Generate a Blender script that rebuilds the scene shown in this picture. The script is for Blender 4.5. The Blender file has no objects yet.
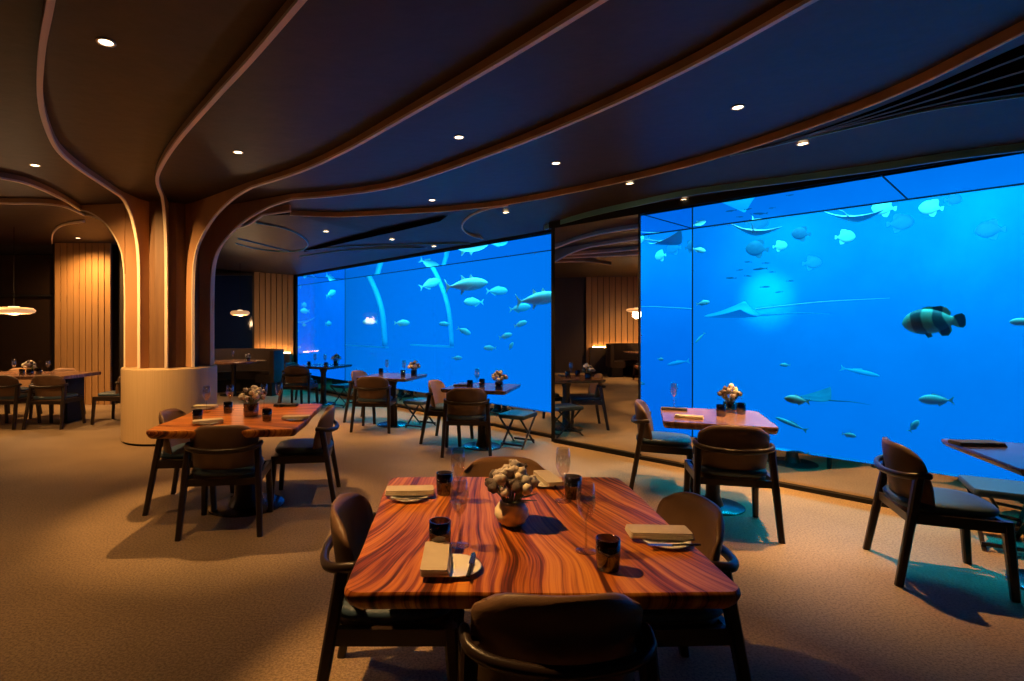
import bpy, bmesh, math, random
from mathutils import Vector, Matrix, noise
PI = math.pi
rnd = random.Random(7)
scene = bpy.context.scene
COL = scene.collection
# ------------------------------------------------------------------ camera / survey
F = 540.0; PX = 450.0; PY = 327.0; CH = 1.49
def at(px, py, z):
    """pixel of the photograph on the horizontal plane z -> point of the room"""
    Z = F*(CH-z)/(py-PY)
    return Vector(((px-PX)*Z/F, Z, z))
N1 = Vector((.741, .671, 0)); U1 = Vector((.671, -.741, 0)); D1 = 5.69     # right aquarium plane (U to the right/near)
N2 = Vector((.770, .638, 0)); U2 = Vector((.638, -.770, 0)); D2 = 5.69     # left aquarium plane
REC = 1.35                                                                # thickness of the acrylic blocks
ZB, ZT = .335, 2.77                                                       # opening of the aquarium windows
ZC, ZS, ZW = 3.10, 3.045, 2.80                                             # ceiling, lower soffit, soffit at the wall
def onplane(px, N, D, z=0):
    r = (px-PX)/F
    Z = D/(N.x*r+N.y)
    return Vector((r*Z, Z, z))
def intank(px, py, N, extra):
    p = onplane(px, N, D1+REC+extra)
    p.z = CH-(py-PY)*p.y/F
    return p
# ------------------------------------------------------------------ materials
M = {}
def mat(name, col, rough=.5, metal=0., spec=.5, emit=None, es=0.):
    m = bpy.data.materials.new(name); m.use_nodes = True
    b = m.node_tree.nodes['Principled BSDF']
    b.inputs['Base Color'].default_value = (*col, 1)
    b.inputs['Roughness'].default_value = rough
    b.inputs['Metallic'].default_value = metal
    b.inputs['Specular IOR Level'].default_value = spec
    if emit:
        b.inputs['Emission Color'].default_value = (*emit, 1); b.inputs['Emission Strength'].default_value = es
    M[name] = m
    return m
def nd(m, t, **kw):
    n = m.node_tree.nodes.new(t)
    for k, v in kw.items(): setattr(n, k, v)
    return n
def lk(m, a, b): m.node_tree.links.new(a, b)
def noisy(name, c1, c2, scale=6., rough=.6, detail=6., bump=0., bscale=200., stretch=(1, 1, 1), spec=.4):
    m = mat(name, c1, rough, spec=spec); b = m.node_tree.nodes['Principled BSDF']
    tc = nd(m, 'ShaderNodeTexCoord'); mp = nd(m, 'ShaderNodeMapping'); mp.inputs['Scale'].default_value = stretch
    n = nd(m, 'ShaderNodeTexNoise'); n.inputs['Scale'].default_value = scale; n.inputs['Detail'].default_value = detail
    r = nd(m, 'ShaderNodeValToRGB'); r.color_ramp.elements[0].position = .3; r.color_ramp.elements[1].position = .7
    r.color_ramp.elements[0].color = (*c1, 1); r.color_ramp.elements[1].color = (*c2, 1)
    lk(m, tc.outputs['Object'], mp.inputs[0]); lk(m, mp.outputs[0], n.inputs['Vector']); lk(m, n.outputs['Fac'], r.inputs[0]); lk(m, r.outputs[0], b.inputs['Base Color'])
    if bump:
        n2 = nd(m, 'ShaderNodeTexNoise'); n2.inputs['Scale'].default_value = bscale; n2.inputs['Detail'].default_value = 3
        bp = nd(m, 'ShaderNodeBump'); bp.inputs['Strength'].default_value = bump; bp.inputs['Distance'].default_value = .01
        lk(m, tc.outputs['Object'], n2.inputs['Vector']); lk(m, n2.outputs['Fac'], bp.inputs['Height']); lk(m, bp.outputs[0], b.inputs['Normal'])
    return m
def grain(name, stops, bands=5., dist=3., rough=.32, spec=.5, coat=.3, flare=1.2):
    """slab wood: flowing dark and light streaks that run along local Y"""
    m = mat(name, (1, 1, 1), rough, spec=spec); b = m.node_tree.nodes['Principled BSDF']
    b.inputs['Coat Weight'].default_value = coat; b.inputs['Coat Roughness'].default_value = .22
    tc = nd(m, 'ShaderNodeTexCoord'); n0 = nd(m, 'ShaderNodeTexNoise'); n0.inputs['Scale'].default_value = flare; n0.inputs['Detail'].default_value = 1.5
    sb = nd(m, 'ShaderNodeVectorMath', operation='SUBTRACT'); sb.inputs[1].default_value = (.5, .5, .5)
    ad = nd(m, 'ShaderNodeVectorMath', operation='MULTIPLY_ADD'); ad.inputs[1].default_value = (dist*.16, .3, 0)
    lk(m, tc.outputs['Object'], n0.inputs['Vector']); lk(m, n0.outputs['Color'], sb.inputs[0]); lk(m, sb.outputs[0], ad.inputs[0]); lk(m, tc.outputs['Object'], ad.inputs[2])
    # streaks fan out towards the near end of the slab
    sx = nd(m, 'ShaderNodeSeparateXYZ'); lk(m, ad.outputs[0], sx.inputs[0])
    ya = nd(m, 'ShaderNodeMath', operation='MULTIPLY_ADD'); ya.inputs[1].default_value = .75; ya.inputs[2].default_value = 1.15
    dv = nd(m, 'ShaderNodeMath', operation='MULTIPLY'); cb = nd(m, 'ShaderNodeCombineXYZ')
    lk(m, sx.outputs['Y'], ya.inputs[0]); lk(m, sx.outputs['X'], dv.inputs[0]); lk(m, ya.outputs[0], dv.inputs[1]); lk(m, dv.outputs[0], cb.inputs['X']); lk(m, sx.outputs['Y'], cb.inputs['Y'])
    fac = None
    for sc_, wt in (((bands*3, .5, 1), .40), ((bands*10, 1.2, 1), .42), ((bands*30, 4, 1), .18)):
        mp = nd(m, 'ShaderNodeMapping'); mp.inputs['Scale'].default_value = sc_; n1 = nd(m, 'ShaderNodeTexNoise'); n1.inputs['Scale'].default_value = 1.; n1.inputs['Detail'].default_value = 3; n1.inputs['Roughness'].default_value = .6
        lk(m, cb.outputs[0], mp.inputs[0]); lk(m, mp.outputs[0], n1.inputs['Vector'])
        ma = nd(m, 'ShaderNodeMath', operation='MULTIPLY_ADD'); ma.inputs[1].default_value = wt; ma.inputs[2].default_value = 0
        lk(m, n1.outputs['Fac'], ma.inputs[0])
        if fac: lk(m, fac, ma.inputs[2])
        fac = ma.outputs[0]
    r = nd(m, 'ShaderNodeValToRGB'); e = r.color_ramp.elements
    e[0].position, e[0].color = stops[0][0], (*stops[0][1], 1); e[1].position, e[1].color = stops[-1][0], (*stops[-1][1], 1)
    for p, c in stops[1:-1]: k = e.new(p); k.color = (*c, 1)
    lk(m, fac, r.inputs[0]); lk(m, r.outputs[0], b.inputs['Base Color'])
    return m
m = noisy('floor', (.40, .285, .175), (.27, .19, .112), 1.1, .62, 10, .35, 140, spec=.3)
nt = m.node_tree; b = nt.nodes['Principled BSDF']; old = b.inputs['Base Color'].links[0].from_socket
tc = nd(m, 'ShaderNodeTexCoord'); n1 = nd(m, 'ShaderNodeTexNoise'); n1.inputs['Scale'].default_value = 75; n1.inputs['Detail'].default_value = 2; n1.inputs['Roughness'].default_value = .8
r = nd(m, 'ShaderNodeValToRGB'); r.color_ramp.elements[0].position = .36; r.color_ramp.elements[0].color = (.45, .43, .42, 1); r.color_ramp.elements[1].position = .60; r.color_ramp.elements[1].color = (1.12, 1.1, 1.08, 1)
mx = nd(m, 'ShaderNodeMix', data_type='RGBA', blend_type='MULTIPLY'); mx.inputs['Factor'].default_value = .8
lk(m, tc.outputs['Object'], n1.inputs['Vector']); lk(m, n1.outputs['Fac'], r.inputs[0]); lk(m, old, mx.inputs['A']); lk(m, r.outputs[0], mx.inputs['B']); lk(m, mx.outputs['Result'], b.inputs['Base Color'])
noisy('ceiling', (.038, .020, .016), (.024, .015, .015), 5, .5, 5, .3, 9, spec=.35)
noisy('rib_wood', (.52, .29, .15), (.40, .22, .11), 3, .5, 6, 0, 1, (1, 1, .3))
noisy('core_wood', (.22, .125, .065), (.16, .09, .05), 4, .55, 6, 0, 1, (6, 6, .4))
mat('trim_metal', (.95, .80, .62), .5, .0)
noisy('teal_trim', (.16, .44, .52), (.13, .38, .46), 5, .4)
noisy('panel_wood', (.42, .235, .10), (.34, .185, .075), 2, .55, 6, 0, 1, (10, 10, .5))
mat('panel_gap', (.05, .026, .012), .7)
noisy('drum', (.66, .48, .28), (.60, .43, .24), 3, .5, 5, 0, 1, (20, 20, .4))
mat('black', (.010, .009, .010), .6, spec=.2)
mat('void', (.003, .002, .002), .9, spec=.0)
mat('wall_dark', (.030, .018, .013), .55)
mat('blue_sheen_glass', (.008, .022, .085), .06, spec=.6)  # blue reflection of the tank painted into the base colour
grain('slab_wood', [(.42, (.055, .012, .004)), (.462, (.20, .042, .009)), (.505, (.40, .120, .018)), (.58, (.58, .225, .036))], 6., 1.9, .42, .25, .04)
grain('dark_slab', [(.38, (.035, .017, .010)), (.5, (.075, .036, .020)), (.62, (.12, .060, .034))], 4, 2, .25)
grain('rose_slab', [(.38, (.10, .045, .026)), (.5, (.24, .12, .075)), (.62, (.36, .20, .13))], 5, 3, .25)
noisy('chair_wood', (.026, .015, .011), (.018, .011, .009), 8, .34, 5, 0, 1, (1, 1, .2))
noisy('leather', (.150, .082, .046), (.118, .063, .036), 9, .46, 6, .12, 240)
noisy('tan_leather', (.36, .20, .10), (.30, .16, .08), 9, .46, 6, .12, 240)
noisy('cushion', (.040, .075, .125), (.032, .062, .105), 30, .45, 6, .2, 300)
noisy('linen', (.52, .45, .35), (.46, .39, .30), 20, .85, 6, .3, 500)
noisy('dark_linen', (.035, .032, .036), (.05, .045, .05), 20, .8)
noisy('ceramic', (.88, .80, .62), (.82, .73, .54), 6, .45)
mat('plate', (.72, .70, .66), .2)
mat('steel', (.65, .65, .66), .2, 1)
noisy('flower_pale', (.80, .72, .60), (.60, .50, .40), 40, .8)
noisy('flower_grey', (.36, .33, .32), (.50, .45, .42), 40, .8)
noisy('flower_dark', (.07, .06, .06), (.13, .10, .10), 40, .8)
mat('stem', (.10, .14, .06), .7)
noisy('sofa', (.036, .020, .014), (.028, .016, .012), 12, .6, 5, .1, 200)
mat('mirror', (.80, .78, .76), .0, 1)
mat('mirror_floor', (.62, .58, .55), .02, 1)
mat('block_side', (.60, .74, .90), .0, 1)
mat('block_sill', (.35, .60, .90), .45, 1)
mat('seam', (.003, .01, .03), .6)
noisy('rock', (.02, .10, .16), (.03, .14, .22), 1.2, .9)
noisy('tunnel', (.20, .50, .55), (.25, .60, .65), 2, .6)
noisy('fish_silver', (.70, .86, .70), (.50, .74, .66), 3, .5)
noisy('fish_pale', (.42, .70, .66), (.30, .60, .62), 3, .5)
mat('fish_ink', (.005, .02, .03), .7)
noisy('fish_dark', (.02, .10, .16), (.04, .16, .22), 3, .6)
mat('brown_glass', (.022, .013, .009), .08)
mat('eye', (.01, .01, .01), .2)
mat('lamp_lens', (.9, .8, .6), .4, emit=(1, .72, .40), es=9)
mat('glow_strip', (.9, .8, .6), .4, emit=(1, .50, .16), es=55)
mat('lamp_glow', (.9, .6, .3), .5, emit=(1, .50, .20), es=.55)
mat('lamp_core', (.9, .8, .6), .5, emit=(1, .70, .40), es=2.2)
def glassy(name, tint, gloss=.06, col=(1, 1, 1), ior=1.45):
    m = bpy.data.materials.new(name); m.use_nodes = True; nt = m.node_tree; nt.nodes.clear()
    o = nd(m, 'ShaderNodeOutputMaterial'); t = nd(m, 'ShaderNodeBsdfTransparent'); t.inputs[0].default_value = (*tint, 1)
    g = nd(m, 'ShaderNodeBsdfGlossy'); g.inputs['Roughness'].default_value = .03; g.inputs['Color'].default_value = (*col, 1)
    f = nd(m, 'ShaderNodeFresnel'); f.inputs[0].default_value = ior
    a = nd(m, 'ShaderNodeMath', operation='MULTIPLY_ADD'); a.inputs[1].default_value = 1.; a.inputs[2].default_value = gloss-.04
    x = nd(m, 'ShaderNodeMixShader')
    ge = nd(m, 'ShaderNodeNewGeometry'); k1 = nd(m, 'ShaderNodeMath', operation='SUBTRACT'); k1.inputs[0].default_value = 1.; k2 = nd(m, 'ShaderNodeMath', operation='MULTIPLY')
    lk(m, ge.outputs['Backfacing'], k1.inputs[1]); lk(m, k1.outputs[0], k2.inputs[0]); lk(m, a.outputs[0], k2.inputs[1])
    lk(m, f.outputs[0], a.inputs[0]); lk(m, k2.outputs[0], x.inputs[0]); lk(m, t.outputs[0], x.inputs[1]); lk(m, g.outputs[0], x.inputs[2]); lk(m, x.outputs[0], o.inputs[0])
    M[name] = m
glassy('clear_glass', (.92, .91, .89), .17, (1, .97, .92), 1.9)
glassy('smoke_glass', (.32, .29, .28), .10, (1, 1, 1), 1.6)
glassy('pane', (.97, .98, 1.), .022, (1, 1, 1), 1.22)
glassy('amber_glass', (.60, .50, .36), .10)
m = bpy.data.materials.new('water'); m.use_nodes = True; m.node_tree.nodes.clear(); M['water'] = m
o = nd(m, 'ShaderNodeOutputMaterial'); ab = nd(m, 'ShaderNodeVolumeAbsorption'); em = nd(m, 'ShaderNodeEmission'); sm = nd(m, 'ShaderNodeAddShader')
A = (.60, .20, .17); L = (.0, .215, 1.05)                     # extinction per metre, emission standing in for light scattered in the water
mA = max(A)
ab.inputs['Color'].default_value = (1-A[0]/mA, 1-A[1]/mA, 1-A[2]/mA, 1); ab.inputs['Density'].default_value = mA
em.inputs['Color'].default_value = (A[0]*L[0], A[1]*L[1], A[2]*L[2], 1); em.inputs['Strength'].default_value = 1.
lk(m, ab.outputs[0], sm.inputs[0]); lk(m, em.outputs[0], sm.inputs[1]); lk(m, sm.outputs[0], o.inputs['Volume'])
# banded grouper
m = mat('grouper', (.3, .6, .5), .5); b = m.node_tree.nodes['Principled BSDF']
tc = nd(m, 'ShaderNodeTexCoord'); w = nd(m, 'ShaderNodeTexWave', bands_direction='X'); w.inputs['Scale'].default_value = .95; w.inputs['Distortion'].default_value = 4.5; w.inputs['Detail'].default_value = 2; w.inputs['Phase Offset'].default_value = 2.2
r = nd(m, 'ShaderNodeValToRGB'); r.color_ramp.elements[0].position = .38; r.color_ramp.elements[0].color = (.02, .07, .07, 1); r.color_ramp.elements[1].position = .62; r.color_ramp.elements[1].color = (.20, .46, .30, 1)
lk(m, tc.outputs['Object'], w.inputs[0]); lk(m, w.outputs['Fac'], r.inputs[0]); lk(m, r.outputs[0], b.inputs['Base Color'])
# ------------------------------------------------------------------ mesh helpers
def box(bm, c, s, rot=None):
    """box centred at c with size s; rot = Matrix 3x3"""
    vs = []
    for x in (-.5, .5):
        for y in (-.5, .5):
            for z in (-.5, .5):
                v = Vector((x*s[0], y*s[1], z*s[2]))
                if rot: v = rot @ v
                vs.append(bm.verts.new(v+Vector(c)))
    for f in ((0, 1, 3, 2), (4, 6, 7, 5), (0, 4, 5, 1), (2, 3, 7, 6), (0, 2, 6, 4), (1, 5, 7, 3)):
        bm.faces.new([vs[i] for i in f])
def loft(bm, rings, cap=True, closed=False):
    R = [[bm.verts.new(p) for p in r] for r in rings]
    n = len(R[0])
    pairs = list(zip(R, R[1:]))+([(R[-1], R[0])] if closed else [])
    for a, b in pairs:
        for i in range(n):
            j = (i+1) % n
            try: bm.faces.new((a[i], a[j], b[j], b[i]))
            except ValueError: pass
    if cap and not closed:
        bm.faces.new(R[0][::-1]); bm.faces.new(R[-1])
    return R
def lathe(bm, prof, seg=24, c=(0, 0, 0), cap=False):
    loft(bm, [[Vector((c[0]+r*math.cos(2*PI*i/seg), c[1]+r*math.sin(2*PI*i/seg), c[2]+z)) for i in range(seg)] for r, z in prof], cap)
def tube(bm, pts, rad, seg=8, flat=1.):
    pts = [Vector(p) for p in pts]; rings = []
    up = Vector((0, 0, 1))
    for i, p in enumerate(pts):
        d = (pts[min(i+1, len(pts)-1)]-pts[max(i-1, 0)]).normalized()
        a = d.cross(up)
        if a.length < .15: a = rings_a if i else d.cross(Vector((0, 1, 0)))
        a.normalize(); rings_a = a
        b_ = a.cross(d).normalized()
        r = rad[i] if isinstance(rad, (list, tuple)) else rad
        rings.append([p+a*r*math.cos(2*PI*k/seg)+b_*r*flat*math.sin(2*PI*k/seg) for k in range(seg)])
    loft(bm, rings)
def prism(bm, poly, z0, z1):
    n = len(poly)
    a = [bm.verts.new((p[0], p[1], z0)) for p in poly]; b = [bm.verts.new((p[0], p[1], z1)) for p in poly]
    bm.faces.new(a[::-1]); bm.faces.new(b)
    for i in range(n): bm.faces.new((a[i], a[(i+1) % n], b[(i+1) % n], b[i]))
def crom(pts, n=6):
    pts = [Vector(p) for p in pts]; out = []
    for i in range(len(pts)-1):
        p0 = pts[max(i-1, 0)]; p1 = pts[i]; p2 = pts[i+1]; p3 = pts[min(i+2, len(pts)-1)]
        for k in range(n):
            t = k/n
            out.append(.5*((2*p1)+(p2-p0)*t+(2*p0-5*p1+4*p2-p3)*t*t+(3*p1-p0-3*p2+p3)*t**3))
    out.append(pts[-1]); return out
def rrect(hx, hy, r, n=6, wav=0., seed=0):
    out = []
    for cx, cy, a0 in ((hx-r, hy-r, 0), (-hx+r, hy-r, PI/2), (-hx+r, -hy+r, PI), (hx-r, -hy+r, 1.5*PI)):
        for k in range(n+1):
            a = a0+PI/2*k/n; out.append(Vector((cx+r*math.cos(a), cy+r*math.sin(a), 0)))
        if wav:
            nxt = {0: (-hx+r, hy), PI/2: (-hx, -hy+r), PI: (hx-r, -hy), 1.5*PI: (hx, hy-r)}[a0]
            p = out[-1].copy(); q = Vector((nxt[0], nxt[1], 0))
            for k in range(1, 10): out.append(p.lerp(q, k/10))
    if wav:
        for p in out:
            w_ = noise.noise(Vector((p.x*3.1+seed, p.y*3.1, seed)))*wav
            p += p.normalized()*w_
    return out
def obj(name, bm, m, parent=None, smooth=False, sub=0):
    bmesh.ops.recalc_face_normals(bm, faces=bm.faces)
    me = bpy.data.meshes.new(name); bm.to_mesh(me); bm.free()
    me.materials.append(M[m] if isinstance(m, str) else m)
    if smooth:
        for p in me.polygons: p.use_smooth = True
        if smooth == 'auto': me.set_sharp_from_angle(angle=math.radians(40))
    o = bpy.data.objects.new(name, me); COL.objects.link(o)
    if parent: o.parent = parent
    if sub:
        s = o.modifiers.new('s', 'SUBSURF'); s.levels = sub; s.render_levels = sub
    return o
def B(): return bmesh.new()
def tag(o, label, cat, group=None, kind=None):
    o['label'] = label; o['category'] = cat
    if group: o['group'] = group
    if kind: o['kind'] = kind
    return o
def thing(name, label, cat, loc=(0, 0, 0), rz=0, group=None):
    o = bpy.data.objects.new(name, None); COL.objects.link(o); o.location = loc; o.rotation_euler = (0, 0, rz); o.empty_display_size = .1
    return tag(o, label, cat, group)
def struct(name, bm, m, label, cat, smooth=False, parent=None):
    o = obj(name, bm, m, parent, smooth)
    if not parent: tag(o, label, cat, kind='structure')
    return o
KIDS = {}
def copy_tree(o, parent=None):
    c = o.copy(); COL.objects.link(c)
    if parent: c.parent = parent
    for ch in [k for k in list(bpy.data.objects) if k.parent == o]: copy_tree(ch, c)
    return c
used = set()
def inst(proto, label, loc, rz=0, group=None, cat=None):
    o = proto if proto.name not in used else copy_tree(proto)
    used.add(proto.name) if o is proto else None
    o.location = loc; o.rotation_euler = (0, 0, rz); o['label'] = label
    if group: o['group'] = group
    return o
# ------------------------------------------------------------------ room shell
bm = B(); prism(bm, [(-10, -3), (12, -3), (12, 16), (-10, 16)], -.1, 0)
# floor is cut off by the tank walls, so it stops at the aquarium plane
bm.free(); bm = B()
A0 = onplane(553, N2, D2); LB = onplane(297, N2, D2)                 # right and left end of the left window
LL = LB-U2*.55; R0p = onplane(555, N1, D1); R1p = onplane(640, N1, D1); RR = R1p+U1*7.2
floor_poly = [(-9.4, -3), (8.5, -3), (RR.x, RR.y), (A0.x+.05, A0.y), (LL.x, LL.y), (-9.4, LL.y)]
prism(bm, floor_poly, -.12, 0)
struct('floor', bm, 'floor', 'worn beige carpeted floor of the dining room', 'floor')
bm = B(); prism(bm, floor_poly, ZC, ZC+.15)
struct('ceiling', bm, 'ceiling', 'dark upper ceiling between the curved ribs', 'ceiling')
def slab(p, q, z0, z1, th, N):
    """upright slab on the line p-q, going th away from the room along N"""
    bm = B(); prism(bm, [(p.x, p.y), (q.x, q.y), (q.x+N.x*th, q.y+N.y*th), (p.x+N.x*th, p.y+N.y*th)], z0, z1); return bm
def tank_front(N, D, U, p, q, nm):
    head = slab(p, q, ZT, ZC, .12, N)
    struct('wall_header_'+nm, head, 'black', 'black band of wall over the %s aquarium window' % nm, 'wall')
    base = slab(p, q, 0, ZB, .10, N)
    struct('wall_plinth_'+nm, base, 'mirror_floor', 'low mirrored strip of wall under the %s aquarium window' % nm, 'wall')
    bm = slab(p-N*.035, q-N*.035, 0, .035, .035, N)
    struct('baseboard_'+nm, bm, 'black', 'black skirting strip along the foot of the %s mirrored strip' % nm, 'baseboard')
    w = obj('window_'+nm, slab(p, q, ZB, ZT, .02, N), 'pane'); tag(w, 'huge clear acrylic aquarium window on the %s' % nm, 'window', kind='structure')
    # polished sides of the acrylic block
    fr = B(); e = N*REC
    def quad(a, b_, c, d, off):
        vs = [a, b_, c, d]; o2 = [v+off for v in vs]
        loft(fr, [vs, o2])
    L_, R_ = p, q
    ex = Vector((0, 0, 1))
    quad(L_+ex*ZT+N*.02, R_+ex*ZT+N*.02, R_+ex*ZT+e, L_+ex*ZT+e, ex*.04)
    quad(L_-ex*.3+N*.02, L_+ex*ZT+N*.02, L_+ex*ZT+e, L_-ex*.3+e, -U*.04)
    quad(R_-ex*.3+N*.02, R_+ex*ZT+N*.02, R_+ex*ZT+e, R_-ex*.3+e, U*.04)
    obj('window_reveal', fr, 'block_side', w)
    fr = B(); quad(L_-ex*.3+N*.11, R_-ex*.3+N*.11, R_-ex*.3+e, L_-ex*.3+e, -ex*.04); obj('window_sill', fr, 'block_sill', w)
    sb = B()
    for a, b_ in ((L_+ex*ZT, R_+ex*ZT), (L_-ex*.3, L_+ex*ZT)):
        tube(sb, [a+e, b_+e], .009, 4)
    obj('window_seam', sb, 'seam', w)
    sb = B(); tube(sb, [L_+ex*ZT+N*.03, L_+ex*ZT+e], .006, 4); tube(sb, [L_+ex*ZB-N*.012, L_+ex*ZT-N*.012], .014, 4)
    tube(sb, [R_+ex*ZB-N*.012, R_+ex*ZT-N*.012], .018, 4)
    obj('window_frame', sb, 'black', w)
    return w
tank_front(N2, D2, U2, LB, A0, 'left')
wr = tank_front(N1, D1, U1, R1p, RR, 'right')
js = onplane(880, N1, D1, ZT)
sb = B(); tube(sb, [js+N1*.03-Vector((0, 0, .004)), js+N1*REC-Vector((0, 0, .004))], .006, 4); obj('window_seam', sb, 'seam', wr)
# mirrored pier between both windows
struct('wall_mirror_pier', slab(R0p, R1p-U1*.02, .05, ZT, .14, N1), 'mirror', 'tall mirrored wall pier between the two aquarium windows', 'wall')
bm = slab(R0p-N1*.03, R1p-N1*.03, 0, .05, .16, N1); struct('baseboard_pier', bm, 'black', 'black kick strip under the mirrored pier', 'baseboard')
bm = slab(R0p-U1*.06, R0p, 0, ZT, .2, N1); struct('trim_post', bm, 'black', 'thin black post at left edge of the mirrored pier', 'trim')
bm = slab(R0p-U1*.1, R1p, ZT, ZC, .14, N1); struct('wall_header_middle', bm, 'black', 'black band of wall over the mirrored pier', 'wall')
# water body and tank shell
LE = LB-U2*5; q0 = LE+N2*REC
den = N1.x*N2.y-N1.y*N2.x
K = D1+REC
mid = Vector(((K*N2.y-K*N1.y)/den, (N1.x*K-N2.x*K)/den, 0))
if (mid-A0).length > 3: mid = A0+N1*REC
RE = RR+U1*1.0; q1 = RE+N1*REC
DEEP = 7.0
wp = [(q0+N2*.01), (mid+N2*.01), (q1+N1*.01), (q1+N1*DEEP), (mid+(N1+N2).normalized()*DEEP*1.02), (q0+N2*DEEP)]
bm = B(); prism(bm, wp, -1.6, 4.4)
o = obj('aquarium_water', bm, 'water'); tag(o, 'glowing blue water filling the aquarium behind both windows', 'water', kind='structure')
bm = B(); back = [wp[3]+U1*1.5, wp[4], wp[5]-U2*1.5]
prism(bm, [back[0], back[1], back[2], back[2]+N2*.3, back[1]+(N1+N2)*.15, back[0]+N1*.3], -1.8, 4.7)
struct('wall_aquarium_back', bm, 'rock', 'far rock wall inside the aquarium', 'wall')
bm = B(); prism(bm, [wp[0]-U2*.0, wp[1], wp[2], wp[3]+N1*.2, wp[4]+N1*.2, wp[5]+N2*.2], -1.9, -1.62)
struct('floor_aquarium', bm, 'rock', 'dim bed of the aquarium', 'floor')
bm = B(); prism(bm, [wp[5], wp[0], wp[0]-U2*.2, wp[5]-U2*.2], -1.8, 4.7); struct('wall_aquarium_left', bm, 'rock', 'left side wall inside the aquarium', 'wall')
bm = B(); prism(bm, [wp[2], wp[3], wp[3]+U1*.2, wp[2]+U1*.2], -1.8, 4.7); struct('wall_aquarium_right', bm, 'rock', 'right side wall inside the aquarium', 'wall')
# arched viewing tunnel seen through the left window
t = thing('viewing_tunnel', 'pale arched tunnel ribs under water behind left window', 'tunnel')
def arch(pts, extra, r):
    bm = B(); tube(bm, crom([intank(px, py, N2, extra) for px, py in pts], 5), r, 8); obj('arch_rib', bm, 'tunnel', t, True)
arch([(340, 252), (360, 264), (373, 285), (382, 312), (385, 346)], 1.6, .085)
arch([(405, 250), (428, 262), (441, 285), (449, 312), (452, 346)], 1.9, .06)
bm = B()
for (a, b_, ex) in ((325, 387, 1.75), (412, 452, 2.05)):
    p, q = intank(a, 345, N2, ex), intank(b_, 345, N2, ex); box(bm, (p+q)/2-Vector((0, 0, .02)), ((q-p).length, .12, .05), Matrix.Rotation(math.atan2((q-p).y, (q-p).x), 3, 'Z'))
obj('ledge', bm, 'tunnel', t)
# ------------------------------------------------------------------ outer walls
def wall(p, q, z0, z1, m, nm, label, th=.12):
    p = Vector((*p, 0)); q = Vector((*q, 0)); d = (q-p).normalized(); n = Vector((d.y, -d.x, 0))
    return struct(nm, slab(p, q, z0, z1, th, n), m, label, 'wall')
def boards(p, q, z0, z1, nm, label, n=8, gap='panel_gap', mt='panel_wood', bow=0.):
    """upright timber boards in front of a dark backing; room side is to the right of p->q"""
    p = Vector((*p, 0)); q = Vector((*q, 0)); d = (q-p); w_ = d.length/n; d.normalize(); nn = Vector((d.y, -d.x, 0))
    root = struct(nm, slab(p+nn*.0, q+nn*.0, z0, z1, .02, nn), gap, label, 'wall')
    bm = B()
    for i in range(n):
        c = p+d*w_*(i+.5)+nn*.045
        box(bm, (c.x, c.y, (z0+z1)/2), (w_*.87, .035, z1-z0), Matrix.Rotation(math.atan2(d.y, d.x), 3, 'Z'))
    b_ = obj('panel_boards', bm, mt, root)
    return root
# wall running left from the left window: panelled piece, then blue-tinted window, then return
BW = [(LL.x, LL.y), (-6.15, 12.9), (-6.15, 10.55), (-9.4, 10.55), (-9.4, -3)]
cpx = lambda px, Z: (px-PX)*Z/F
boards((-4.92, 13.62), (-3.93, 13.62), 0, ZC, 'wall_panel_booth', 'lit upright timber boards behind the curved booth', 7)
wall((-3.95, 13.75), (-6.4, 13.75), 0, ZC, 'wall_dark', 'wall_back', 'dark brown back wall behind the booth')
bm = slab(LB-U2*.30, LB-U2*.02, 0, ZC, .2, N2); struct('trim_corner', bm, 'black', 'black corner post at left end of the left window', 'trim')
bm = B(); box(bm, (-5.55, 13.70, 1.75), (1.15, .05, 2.1)); w = struct('window_1', bm, 'blue_sheen_glass', 'dark window with painted blue reflection beside the booth panelling', 'window')
bm = B(); box(bm, (-4.95, 13.64, 1.6), (.05, .08, 3.0)); box(bm, (-5.55, 13.64, .68), (1.2, .08, .05)); box(bm, (-5.55, 13.64, 2.82), (1.2, .08, .05)); obj('window_frame', bm, 'wall_dark', w)
wall((-6.35, 13.9), (-6.35, 10.55), 0, ZC, 'wall_dark', 'wall_return', 'dark return wall behind the column')
wall((-6.2, 10.6), (-9.5, 10.6), 0, ZC, 'wall_dark', 'wall_back_left', 'dark brown back wall behind the long table')
boards((cpx(56, 10.4), 10.42), (cpx(112, 10.4), 10.42), 0, ZC, 'wall_panel_left', 'tall amber timber boards behind the long table', 9)
bm = B(); box(bm, (-8.45, 10.52, 1.6), (1.55, .05, 2.6)); w = struct('window_2', bm, 'brown_glass', 'wide black window left of the amber boards', 'window')
bm = B(); box(bm, (-7.66, 10.48, 1.55), (.05, .08, 3.1)); box(bm, (-8.45, 10.48, .28), (1.6, .08, .05)); box(bm, (-8.45, 10.48, 2.1), (1.6, .05, .03)); obj('window_frame', bm, 'black', w)
wall((-9.42, 10.7), (-9.42, -3), 0, ZC, 'wall_dark', 'wall_left', 'dark brown left wall seen in the mirrored pier')
boards((-9.38, 2.4), (-9.38, 5.0), 0, ZC, 'wall_panel_mirror', 'timber boards on the left wall, reflected in the pier', 14)
wall((8.6, -3), (8.6, 3), 0, ZC, 'wall_dark', 'wall_right', 'dark right wall outside the frame')
wall((-9.5, -3), (8.7, -3), 0, ZC, 'wall_dark', 'wall_front', 'dark wall behind the camera') if False else None
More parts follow.
